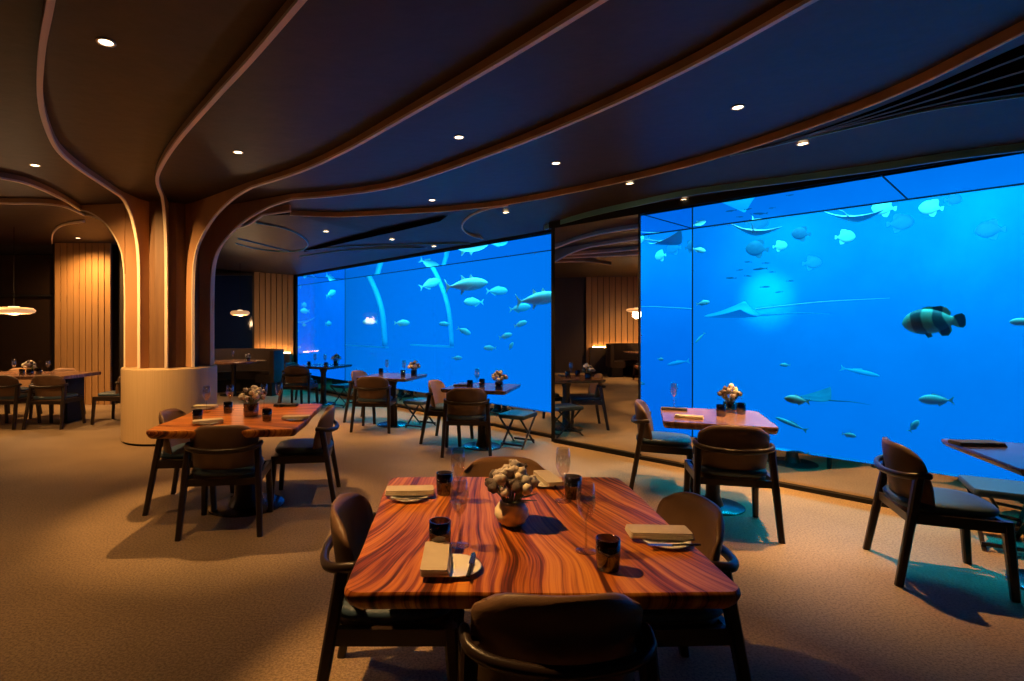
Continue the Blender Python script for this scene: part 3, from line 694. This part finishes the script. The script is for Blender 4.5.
def bouquet(loc, s, lab, parts=True, seed=1, n=20, dark=.25, zs=1.):
    t = thing('flower_bouquet', lab, 'flowers', loc, 0, 'small table bouquets')
    rr = random.Random(seed); bm = B(); pos = []
    for k in range(n):
        a = k*2.399; rad = math.sqrt((k+.5)/n); r = rr.uniform(.013, .020)*s
        p = Vector((math.cos(a)*rad*.075*s, math.sin(a)*rad*.070*s, (.115-.060*rad*rad+rr.uniform(-.012, .02))*s*zs)); pos.append((p, r))
        tube(bm, [(p.x*.1, p.y*.1, -.03*s), (p.x*.5, p.y*.5, .03*s), p], .0016*s, 5)
    obj('stems', bm, 'stem', t)
    cols = ['flower_pale', 'flower_grey', 'flower_dark']
    if parts:
        for p, r in pos:
            bm = B(); ball(bm, p, r, rr.random()*50, .32)
            for q in range(5): ball(bm, p+Vector((rr.uniform(-1, 1), rr.uniform(-1, 1), rr.uniform(-.3, 1)))*r*.75, r*.45, q, .3)
            c = 'flower_dark' if (p.x < -.03*s and rr.random() < .7) or rr.random() < dark*.5 else ('flower_pale' if p.x > .005*s and rr.random() < .65 else 'flower_grey')
            obj('blossom', bm, c, t, True)
    else:
        for ci, c in enumerate(cols):
            bm = B()
            for k, (p, r) in enumerate(pos):
                if k % 3 == ci: ball(bm, p, r*1.15, k, .5)
            obj('blossoms', bm, c, t, True)
    bm = B()
    for k in range(12):
        a = rr.uniform(0, 2*PI); d = Vector((math.cos(a), math.sin(a), 0)); e = Vector((-d.y, d.x, 0)); b0 = d*.02*s+Vector((0, 0, .02*s)); tpq = d*.085*s+Vector((0, 0, rr.uniform(.03, .08)*s)); md = (b0+tpq)/2
        loft(bm, [[b0+e*.001, b0-e*.001, b0+Vector((0, 0, .001))], [md+e*.010*s, md-e*.010*s, md+Vector((0, 0, .003))], [tpq+e*.001, tpq-e*.001, tpq+Vector((0, 0, .001))]])
    obj('leaves', bm, 'stem', t); return t
def vase(loc, s, lab, m='ceramic', prof=None):
    bm = B(); prof = prof or [(.001, .0), (.034, 0), (.050, .012), (.062, .036), (.061, .055), (.048, .078), (.036, .086), (.033, .084), (.044, .074), (.055, .050), (.040, .012), (.001, .008)]
    lathe(bm, [(r*s, z*s) for r, z in prof], 36); o = obj('flower_vase', bm, m, None, True); o.location = loc; tag(o, lab, 'vase', 'table vases'); return o
v = tp(511.5, 524); vase(v, 1.02, 'round cream ceramic vase on foreground table'); bouquet(v+Vector((0, 0, .068)), 1.2, 'bouquet of dried white and grey blossoms on foreground table', n=34, dark=.5)
GP = [(.001, 0), (.036, 0), (.040, .01), (.040, .07), (.037, .07), (.036, .012), (.001, .01)]
# table by the column
for (x, y), s in (((206.5, 412), 'left'), ((230, 410), 'second from left'), ((264, 408), 'right of the bouquet'), ((279, 407), 'farthest right')):
    inst(flute, 'wine glass on the table beside the column, %s' % s, tp(x, y), 0, 'wine glasses on the table beside the column')
for (x, y), s in (((197.5, 422), 'left'), ((228, 413), 'behind the bouquet'), ((267, 421), 'right')):
    inst(tumbler, 'smoked tumbler on the table beside the column, %s' % s, tp(x, y), 0, 'smoked tumblers on the table beside the column')
for (x, y), a, s in (((205, 409), 0, 'far left'), ((208, 424), 30, 'near left'), ((296, 420), 5, 'near right')):
    c = tp(x, y); inst(plate, 'side plate under a napkin beside the column, %s' % s, (c.x, c.y, TZ), 0, 'side plates beside the column')
    inst(napkin, 'folded beige napkin on table beside column, %s' % s, (c.x, c.y, TZ+.0138), math.radians(a), 'folded napkins on the table beside the column')
c = tp(286, 406); inst(dark_napkin, 'dark folded napkin on table beside column', c, 0, 'dark folded napkins')
v = tp(251, 416); vase(v, 1.5, 'amber glass jar of flowers on table beside column', 'amber_glass', GP); bouquet(v+Vector((0, 0, .08)), 1.25, 'bouquet of pale blossoms on table beside column', n=22, seed=4, dark=.1)
# right window table
v = tp(729.5, 412); vase(v, 1.3, 'small glass jar of flowers on right window table', 'amber_glass', GP); bouquet(v+Vector((0, 0, .07)), 1.2, 'bouquet of pale and dark blossoms on right window table', n=20, seed=6)
inst(dark_napkin, 'dark folded napkin on right window table', tp(674, 410), math.radians(-20), 'dark folded napkins')
inst(flute, 'wine glass on right window table', tp(674, 408), 0, 'wine glasses'); inst(tumbler, 'smoked tumbler right of bouquet on right window table', tp(741, 414), 0, 'smoked tumblers')
inst(napkin, 'folded beige napkin at near left of right window table', tp(689, 418), math.radians(-30), 'folded linen napkins')
inst(tumbler, 'smoked tumbler left of bouquet on right window table', tp(721, 416), 0, 'smoked tumblers')
# table at frame edge
c = tp(977, 445); inst(dark_napkin, 'dark folded napkin on the table at right frame edge', c, math.radians(-5), 'dark folded napkins').scale = (1.25, 1.3, 1.1)
# other window tables
def small_set(c, tag_, vz, fl, tu, nap):
    v = tp(*vz); vase(v, 1.2, 'small glass jar on %s' % tag_, 'smoke_glass', GP); bouquet(v+Vector((0, 0, .06)), 1.15, 'small dark bouquet on %s' % tag_, False, 3+int(vz[0]), 16)
    for i, q in enumerate(fl): inst(flute, 'wine glass on %s%s' % (tag_, '' if len(fl) == 1 else (', left', ', right')[i]), tp(*q), 0, 'wine glasses')
    for i, q in enumerate(tu): inst(tumbler, 'smoked tumbler on %s%s' % (tag_, '' if len(tu) == 1 else (', left', ', right')[i]), tp(*q), 0, 'smoked tumblers')
    for q in nap: inst(dark_napkin, 'dark folded napkin on %s' % tag_, tp(*q), 0, 'dark folded napkins')
small_set(T5c, 'table nearest the mirrored pier', (499, 389), [(477, 387)], [(470, 388), (482, 386.5)], [(462, 386)])
small_set(T6c, 'middle left window table', (414, 375.5), [(387, 374), (404, 375)], [(381, 374.5), (403, 376.5)], [])
small_set(T7c, 'farthest left window table', (336, 365.5), [(315, 366), (325, 366)], [(309, 366.5), (326, 367.5)], [])
small_set(None, 'long table before the amber boards', (30, 374.5), [(14, 374), (48, 374)], [(22, 375), (39, 375)], [])
v = tp(248, 361.5); vase(v, 1.1, 'small glass jar on the booth table', 'amber_glass', GP); bouquet(v+Vector((0, 0, .05)), .9, 'small bouquet on the booth table', False, 12, 12)
inst(flute, 'wine glass on the booth table', tp(233, 361), 0, 'wine glasses')
c = tp(261, 361); inst(napkin, 'folded beige napkin on the booth table', c, 0, 'folded linen napkins')
# ------------------------------------------------------------------ fish
def fin(bm, pts, th):
    a = [bm.verts.new((x, -th, z)) for x, z in pts]; b_ = [bm.verts.new((x, th, z)) for x, z in pts]; n = len(pts)
    bm.faces.new(a); bm.faces.new(b_[::-1])
    for i in range(n): bm.faces.new((a[i], b_[i], b_[(i+1) % n], a[(i+1) % n]))
def fish_mesh(kind):
    """length 1 along X, nose at +.5, back towards +Z"""
    bm = B()
    prof = {'tuna': ([0, .03, .1, .22, .38, .55, .7, .82, .9], [.005, .035, .075, .115, .130, .115, .075, .032, .014], .62),
            'jack': ([0, .03, .1, .22, .38, .55, .7, .82, .88], [.005, .06, .12, .175, .195, .17, .10, .04, .025], .42),
            'bat': ([0, .03, .10, .22, .38, .55, .70, .80, .86], [.01, .10, .21, .31, .36, .33, .22, .09, .05], .28),
            'slim': ([0, .04, .12, .25, .40, .58, .72, .84, .9], [.005, .03, .055, .075, .08, .07, .05, .025, .015], .7),
            'grouper': ([0, .03, .09, .20, .34, .50, .66, .76, .82], [.02, .09, .165, .235, .270, .255, .19, .115, .085], .50)}[kind]
    S, H, wr_ = prof; n = 16; rings = []
    S2 = []; H2 = []
    for i in range(len(S)-1):
        for k in range(3): t_ = k/3; S2.append(S[i]+(S[i+1]-S[i])*t_); H2.append(None)
    S2.append(S[-1])
    import bisect
    def hh(s):
        i = min(max(bisect.bisect(S, s)-1, 0), len(S)-2); t_ = (s-S[i])/(S[i+1]-S[i])
        p0, p1, p2, p3 = H[max(i-1, 0)], H[i], H[i+1], H[min(i+2, len(S)-1)]
        return max(.004, .5*(2*p1+(p2-p0)*t_+(2*p0-5*p1+4*p2-p3)*t_*t_+(3*p1-p0-3*p2+p3)*t_**3))
    for s in S2:
        h = hh(s); w_ = h*wr_*(1-.35*max(0, s-.5)); up_ = 1.08 if kind in ('grouper', 'bat') else 1.
        rings.append([Vector((.5-s, w_*math.cos(2*PI*k/n), h*math.sin(2*PI*k/n)*(up_ if math.sin(2*PI*k/n) > 0 else .92))) for k in range(n)])
    loft(bm, rings)
    e = .5-S[-1]; hp = H[-1]
    if kind == 'tuna':
        fin(bm, [(e+.03, hp), (e-.035, .06), (e-.11, .17), (e-.065, .03), (e-.06, 0), (e-.065, -.03), (e-.11, -.17), (e-.035, -.06), (e+.03, -hp)], .006)
        fin(bm, [(.20, .10), (.12, .20), (.10, .17), (.08, .11)], .005); fin(bm, [(.02, .10), (-.10, .21), (-.10, .11), (-.12, .08)], .005); fin(bm, [(-.02, -.09), (-.13, -.20), (-.12, -.10), (-.14, -.06)], .005)
        fin(bm, [(.24, -.02), (.12, -.07), (.05, -.10), (.18, -.05)], .085)
    elif kind == 'jack':
        fin(bm, [(e+.03, hp), (e-.06, .10), (e-.13, .16), (e-.07, .02), (e-.07, -.02), (e-.13, -.16), (e-.06, -.10), (e+.03, -hp)], .006)
        fin(bm, [(.16, .17), (.08, .25), (-.05, .20), (-.28, .09), (-.30, .05), (-.1, .13)], .005); fin(bm, [(-.02, -.15), (-.08, -.23), (-.28, -.09), (-.3, -.05)], .005)
    elif kind == 'bat':
        fin(bm, [(e+.02, hp), (e-.08, .12), (e-.13, .11), (e-.13, -.11), (e-.08, -.12), (e+.02, -hp)], .006)
        fin(bm, [(.18, .30), (.02, .44), (-.18, .46), (-.24, .36), (-.25, .18), (-.05, .30)], .006); fin(bm, [(.06, -.30), (-.06, -.42), (-.20, -.44), (-.25, -.30), (-.26, -.15)], .006)
    elif kind == 'slim':
        fin(bm, [(e+.03, hp), (e-.07, .07), (e-.12, .11), (e-.08, .01), (e-.08, -.01), (e-.12, -.11), (e-.07, -.07), (e+.03, -hp)], .005)
        fin(bm, [(.1, .06), (.02, .12), (-.2, .07), (-.2, .04)], .005)
    else:
        fin(bm, [(e+.04, hp*.9), (e-.05, .13), (e-.13, .15), (e-.17, .10), (e-.18, 0), (e-.17, -.10), (e-.13, -.15), (e-.05, -.13), (e+.04, -hp*.9)], .012)
        fin(bm, [(.20, .22), (.14, .31), (.05, .33), (-.05, .32), (-.14, .33), (-.24, .27), (-.29, .17), (-.27, .10), (-.1, .18)], .012)
        fin(bm, [(-.06, -.20), (-.12, -.30), (-.22, -.30), (-.28, -.20), (-.27, -.10)], .012); fin(bm, [(.16, -.21), (.10, -.33), (.02, -.30), (.06, -.22)], .03)
        fin(bm, [(.20, -.02), (.08, .03), (.02, -.03), (.04, -.12), (.14, -.12)], .145)
    for s in (-1, 1):
        x = .5-.11; ball(bm, (x, s*hh(.11)*wr_*.93, hh(.11)*.28), .014 if kind != 'bat' else .02, 0, 0)
    return bm
MESH = {}
for k in ('tuna', 'jack', 'bat', 'slim', 'grouper'):
    bm = fish_mesh(k); bmesh.ops.recalc_face_normals(bm, faces=bm.faces); me = bpy.data.meshes.new(k); bm.to_mesh(me); bm.free()
    for p in me.polygons: p.use_smooth = True
    me.set_sharp_from_angle(angle=math.radians(45)); me.materials.append(M['fish_silver']); MESH[k] = me
def fish(kind, px, py, w, face, ex, label, m='fish_silver', tilt=0, group=None, N=None, yaw=0, name=None, cat='fish', mirrored=False):
    """w = apparent length in the photograph; face -1 = swims to the left"""
    N = N or (N1 if px > 600 else N2)
    p = intank(px, py, N, ex)
    Ln = w*p.y/F*math.cos(math.atan2(p.x, p.y))/math.cos(math.radians(yaw))
    me = MESH[kind]
    if m != 'fish_silver':
        key = kind+m
        if key not in MESH: MESH[key] = me.copy(); MESH[key].materials[0] = M[m]
        me = MESH[key]
    o = bpy.data.objects.new(name or {'tuna': 'tuna', 'jack': 'reef_fish', 'bat': 'batfish', 'slim': 'small_fish', 'grouper': 'grouper', 'ray': 'stingray'}[kind], me); COL.objects.link(o)
    az = -math.atan2(p.x, p.y)
    if mirrored:
        J = R1p if N is N1 else LB; U = U1 if N is N1 else U2
        d = (p-J).dot(U); p = p-U*2*d
    o.location = p; o.rotation_euler = (0, -math.radians(tilt)*face, az+(PI if face < 0 else 0)+math.radians(yaw)); o.scale = (Ln,)*3
    tag(o, label, cat, group); return o
# ray: flat diamond with wings and whip tail
def ray_mesh(up=.16, tail=.9):
    bm = B(); nx, ny = 14, 18; top = []; bot = []
    for j in range(ny+1):
        v = -1+2*j/ny; chord = (1-abs(v)**1.25)*.36+.012; cx = .06-.16*abs(v)**1.4; rt, rb_ = [], []
        for i in range(nx+1):
            u = -1+2*i/nx; x = cx+chord*u*(1 if u > 0 else 1.1); th = .055*(1-abs(v)**.8)*math.sqrt(max(0, 1-u*u))+.003
            z0 = up*abs(v)**1.8
            rt.append(bm.verts.new((x, v*.5, z0+th))); rb_.append(bm.verts.new((x, v*.5, z0-th*.5)))
        top.append(rt); bot.append(rb_)
    for j in range(ny):
        for i in range(nx):
            bm.faces.new((top[j][i], top[j][i+1], top[j+1][i+1], top[j+1][i])); bm.faces.new((bot[j][i+1], bot[j][i], bot[j+1][i], bot[j+1][i+1]))
    for j in range(ny):
        for i_ in (0, nx):
            bm.faces.new((top[j][i_], top[j+1][i_], bot[j+1][i_], bot[j][i_]))
    for j_ in (0, ny):
        for i in range(nx): bm.faces.new((top[j_][i], top[j_][i+1], bot[j_][i+1], bot[j_][i]))
    tube(bm, crom([(-.28, 0, .01), (-.5, .01, .02), (-.28-tail*.6, .0, .035), (-.28-tail, .02, .02)], 5), [.020-.018*k/15 for k in range(16)], 6)
    return bm
bm = ray_mesh(); bmesh.ops.recalc_face_normals(bm, faces=bm.faces); me = bpy.data.meshes.new('ray'); bm.to_mesh(me); bm.free()
for p in me.polygons: p.use_smooth = True
me.materials.append(M['fish_pale']); MESH['ray'] = me
def ray(px, py, w, ex, label, m='fish_pale', rot=(0, 0, 0), mirrored=False):
    o = fish('ray', px, py, w, 1, ex, label, m, name='stingray', cat='ray', mirrored=mirrored, group='rays in the aquarium')
    az = o.rotation_euler.z; o.rotation_euler = (math.radians(rot[0]), math.radians(rot[1]), az+math.radians(rot[2])); return o
g_ = fish('grouper', 933, 322, 64, -1, .25, 'large green grouper with dark bands, near the glass', 'grouper', 4)
fish('tuna', 466, 285, 43, 1, .35, 'pale tuna swimming right, middle of left window', tilt=3, yaw=-30)
fish('tuna', 538, 299, 45, 1, .35, 'pale tuna entering behind the right edge of left window', tilt=5, yaw=-30)
fish('jack', 497, 291, 22, 1, 1.0, 'faint fish just ahead of the middle tuna', 'fish_pale')
fish('jack', 520, 309-1, 22, 1, .7, 'faint fish under the tuna at the window edge', 'fish_pale', 8)
for px, py, w, f_, tl, lab in ((370, 322, 15, -1, 0, 'small pale fish inside the first tunnel arch'), (402, 323, 16, 1, 0, 'small pale fish between the two tunnel arches'), (464, 331, 15, 1, -25, 'small pale fish diving below the middle tuna'),
    (505.6, 336, 14, 1, 15, 'small pale fish lower right of the middle tuna'), (520.5, 324, 14, 1, 20, 'small pale fish climbing below the edge tuna'), (490, 348, 13, -1, 0, 'small pale fish, lowest in the left window middle'),
    (511, 346, 9, 1, 60, 'tiny upright pale fish in left window'), (457, 358, 11, 1, 0, 'faint low fish over the table nearest the pier'), (445, 324, 12, -1, 0, 'faint fish beside the second tunnel arch')):
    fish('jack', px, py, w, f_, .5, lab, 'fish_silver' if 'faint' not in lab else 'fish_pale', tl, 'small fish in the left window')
fish('jack', 305, 311, 14, -1, .8, 'small fish at the far left edge of left window', 'fish_silver', 0, mirrored=True)
fish('jack', 331, 294, 18, 1, .9, 'pale fish near the top left of left window', 'fish_silver', 20, mirrored=True)
# right window
ray(852, 219, 62, .9, 'pale-edged ray gliding along the top of right window', rot=(8, 0, 80))
for px, py, w, f_, m_, lab in ((757, 222, 24, 1, 'fish_pale', 'round pale fish at top left of right window'), (757, 249, 24, -1, 'fish_dark', 'dark round fish above the cyan glow'), (780, 246, 15, 1, 'fish_silver', 'small bright round fish above the cyan glow'),
    (801, 234, 20, -1, 'fish_dark', 'dark round fish left of the top ray'), (812, 263, 20, 1, 'fish_pale', 'round pale fish right of the cyan glow'), (845, 237, 21, 1, 'fish_silver', 'round pale fish under the top ray'),
    (884, 208, 26, -1, 'fish_silver', 'bright round fish right of the top ray'), (900, 223, 28, 1, 'fish_pale', 'round pale fish under the bright pair at top'), (931, 208, 26, -1, 'fish_silver', 'bright round fish, farthest right of the top group'),
    (990, 230, 32, -1, 'fish_pale', 'large faint round fish near the right frame edge'), (953, 200, 18, 1, 'fish_pale', 'faint round fish at the top beside the bright pair')):
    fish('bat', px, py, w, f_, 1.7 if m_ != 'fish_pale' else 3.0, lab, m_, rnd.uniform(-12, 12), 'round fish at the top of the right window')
for k, (px, py, w) in enumerate(((748, 262, 8), (766, 263, 8), (760, 269, 15), (748, 276, 8), (731, 278, 11), (765, 287, 10), (779, 292, 8), (790, 281, 8), (772, 272, 7), (740, 270, 7))):
    fish('slim', px, py, w, 1 if k % 2 else -1, 1.8, 'small dark fish of the school before the cyan glow', 'fish_ink', rnd.uniform(-5, 5), 'school of small dark fish')
ray(735, 316, 74, 3.0, 'broad faint ray with a very long tail, left of the grouper', m='fish_pale', rot=(-9, 0, 176))
# long whip tail of the broad ray: part of that ray
big = bpy.context.scene.collection.objects[-1]
bm = B(); a0 = intank(756, 309, N1, 1.3); a1 = intank(820, 302, N1, 1.2); a2 = intank(890, 298, N1, 1.1)
inv = (Matrix.Translation(big.location) @ big.rotation_euler.to_matrix().to_4x4() @ Matrix.Diagonal((*big.scale, 1))).inverted()
tl_ = obj('tail', B(), 'fish_pale', big); bm2 = B(); tube(bm2, [inv @ q for q in crom([a0, a1, a2], 6)], [.012*(1-.9*k/12) for k in range(13)], 6); bm2.to_mesh(tl_.data); bm.free(); bm2.free()
ray(815, 399, 50, .6, 'dark ray swimming low over the small fish', 'fish_dark', rot=(-14, 0, 150))
fish('jack', 797, 400, 26, -1, .1, 'bright fish beside the dark low ray', tilt=-6)
fish('slim', 791, 424, 34, -1, .4, 'slender fish under the dark low ray', tilt=-22)
fish('jack', 849, 435, 15, 1, .4, 'small bright fish low between table and chair', tilt=-8)
fish('jack', 936, 400, 36, -1, .4, 'oval bright fish below the grouper', tilt=3)
fish('jack', 914, 426, 19, 1, .5, 'upright oval fish above the chair near the frame edge', tilt=60)
fish('jack', 785, 365, 11, -1, .8, 'small bright fish alone in the middle of right window', tilt=0)
fish('slim', 700, 338, 15, -1, 1.1, 'slim faint fish near the left seam of right window', 'fish_pale', 50)
fish('jack', 703, 303, 14, 1, .8, 'bright fish behind the left seam of right window', tilt=10)
fish('jack', 699, 250, 14, 1, .7, 'bright fish near the top left seam of right window', tilt=-15)
fish('jack', 1024, 322, 30, -1, .4, 'bright fish cut off by the right frame edge', tilt=0)
fish('slim', 860, 372, 40, 1, 2.4, 'faint slender fish behind the middle of right window', 'fish_pale', -12)
ray(668, 243, 44, .5, 'pale ray near the upper left corner of right window', 'fish_silver', rot=(10, 0, 80), mirrored=True)
# ------------------------------------------------------------------ lights
def lamp(kind, name, loc, energy, color, target=None, parent=None, **kw):
    l = bpy.data.lights.new(name, kind); l.energy = energy; l.color = color
    for k, v_ in kw.items(): setattr(l, k, v_)
    o = bpy.data.objects.new(name, l); COL.objects.link(o); o.location = loc
    if target is not None: o.rotation_euler = (Vector(target)-Vector(loc)).to_track_quat('-Z', 'Y').to_euler()
    if parent:
        o.parent = parent; o.location = Vector(loc)-parent.location
    return o
WARM = (1, .52, .165)
def downlight(x, y, z, e, lab, tgt=None, size=70, blend=.7, r=.038, color=WARM, tz=0.):
    t = thing('downlight', lab, 'light', (x, y, z), 0, 'recessed ceiling downlights')
    bm = B(); lathe(bm, [(r, 0), (r*1.25, -.002), (r*1.25, -.006), (r, -.006), (r*.9, -.002)], 24); obj('ring', bm, 'trim_metal', t, True)
    bm = B(); lathe(bm, [(.001, -.003), (r*.9, -.003)], 20); obj('lens', bm, 'lamp_lens', t)
    if e:
        tx = tgt or (x, y); lamp('SPOT', 'beam', (x, y, z-.03), e, color, (tx[0], tx[1], tz), t, spot_size=math.radians(size), spot_blend=blend, shadow_soft_size=.035)
    return t
def dl(px, py, z, *a, **k):
    p = at(px, py, z); return downlight(p.x, p.y, z, *a, **k)
E = 1.3
def ds(px, py, *a, **k):
    p = atS(px, py); return downlight(p.x, p.y, p.z-.004, *a, **k)
dl(106, 42, ZC, 90*E, 'large bright downlight in the upper left', size=80, r=.04, blend=1)
dl(35, 165, ZC, 380*E, 'downlight at left between the two leftmost ribs', tgt=(-3.85, 6.9), tz=1.25, size=95, blend=1)
dl(238, 152, ZC, 250*E, 'downlight between second and third rib', tgt=(-1.75, 4.45), size=50, blend=.5)
dl(459, 137, ZC, 110*E, 'downlight between third and fourth rib', size=75, blend=1)
dl(556, 163, ZC, 80*E, 'lower left downlight between fourth rib and soffit rib')
dl(738, 107, ZC, 170*E, 'upper right downlight between fourth rib and soffit rib', tgt=T3c, size=50, blend=.5)
ds(803, 143, 520*E, 'soffit downlight above the gap before right window', size=84, blend=1)
ds(630, 183, 150*E, 'soffit downlight near the mirrored pier')
dl(432, 200, ZC, 110*E, 'small downlight just before the soffit rib')
ds(506, 212, 150*E, 'soffit downlight inside the hairpin curl')
ds(326, 231, 190*E, 'soffit downlight over the middle left window table')
ds(392, 239, 190*E, 'soffit downlight right of the black slot')
ds(434, 246, 60*E, 'tiny farthest soffit downlight')
ds(685, 199, 0, 'dim downlight in the bulkhead')
dl(78, 238, ZC, 230*E, 'downlight before the amber boards', tgt=(-6.95, 10.2), size=140, blend=1)
# above or beside the frame
downlight(-1.0, 2.12, ZC, 300*E, 'downlight above the foreground table', (.22, 2.06), 44, .5)
downlight(3.3, 2.35, ZC, 26*E, 'extra unseen downlight above table at right frame edge', T4c, 60, .6)  # extra lamp added out of view to brighten this table
downlight(-7.9, 8.1, ZC, 260*E, 'extra unseen downlight above the long table', (-6.6, 8.6), 80)  # added beyond the frame to light the long table
downlight(-7.3, 3.6, ZC, 260*E, 'downlight above the left wall booth', (-8.2, 3.7), 100)
downlight(-3.6, 3.6, ZC, 70*E, 'downlight over the empty floor at left', (-3.4, 3.9), 90, 1)
# unseen lamps added inside the tank top to brighten fish, rock and floor
def tank_fill(p, tgt, e, size, col=(.15, .75, 1.), sx=1.5, name='tank_fill_lamp'):
    lamp('AREA', name, p, e, col, tgt, None, shape='RECTANGLE', size=sx, size_y=.6)
for k in range(4):
    p = R1p+U1*(.4+1.6*k)+N1*(REC+.35); p.z = 3.9
    tank_fill(p, (p.x+N1.x*1.1, p.y+N1.y*1.1, 1.0), 125, 1)
for k in range(4):
    p = LB+U2*(.3+2.0*k)+N2*(REC+.35); p.z = 3.9
    tank_fill(p, (p.x+N2.x*1.1, p.y+N2.y*1.1, 1.0), 150, 1)
gp = intank(760, 288, N1, 6.9)
lamp('SPOT', 'added_glow_spot', gp-N1*3.2+Vector((0, 0, 1.6)), 26000, (.03, 1., .85), gp, None, spot_size=math.radians(21), spot_blend=1., shadow_soft_size=.15)  # unseen spot added to put the cyan glow on the rock wall
for k in range(3):                                  # added washers for the far rock wall, then added fill for the room floor
    p = R1p+U1*(-1.+3.2*k)+N1*(REC+5.6); p.z = 4.2; tank_fill(p, (p.x+N1.x*1.3, p.y+N1.y*1.3, 2.2), 900, 1, (.05, .8, 1))
for J, U, N, n_ in ((R1p, U1, N1, 4), (LB, U2, N2, 4)):
    for k in range(n_):
        p = J+U*(.5+1.7*k)+N*(REC+1.6); p.z = 4.2; q = p-N*4.3; tank_fill(p, (q.x, q.y, 0), 120, 1, (.0, .75, .95), 1.4, 'added_floor_fill')  # added lamps sending teal fill out onto the room floor
# ------------------------------------------------------------------ camera, world, render
cam = bpy.data.cameras.new('camera'); co = bpy.data.objects.new('camera', cam); COL.objects.link(co)
co.location = (0, 0, CH); co.rotation_euler = (PI/2, 0, 0); cam.sensor_width = 36; cam.lens = F/1024*36
cam.shift_x = (512-PX)/1024; cam.shift_y = (PY-340.5)/1024; cam.clip_start = .05; cam.clip_end = 100
scene.camera = co
w = bpy.data.worlds.new('world'); scene.world = w; w.use_nodes = True
w.node_tree.nodes['Background'].inputs[0].default_value = (.9, .6, .4, 1); w.node_tree.nodes['Background'].inputs[1].default_value = .010
vs = scene.view_settings; vs.view_transform = 'Standard'; vs.look = 'None'; vs.gamma = 1; vs.use_curve_mapping = False; vs.exposure = 0.
cy = scene.cycles; cy.use_denoising = True; cy.max_bounces = 8; cy.diffuse_bounces = 4; cy.glossy_bounces = 5; cy.transparent_max_bounces = 16; cy.volume_bounces = 0
cy.caustics_reflective = False; cy.caustics_refractive = False; cy.sample_clamp_indirect = 6; cy.use_adaptive_sampling = True; cy.adaptive_threshold = .01
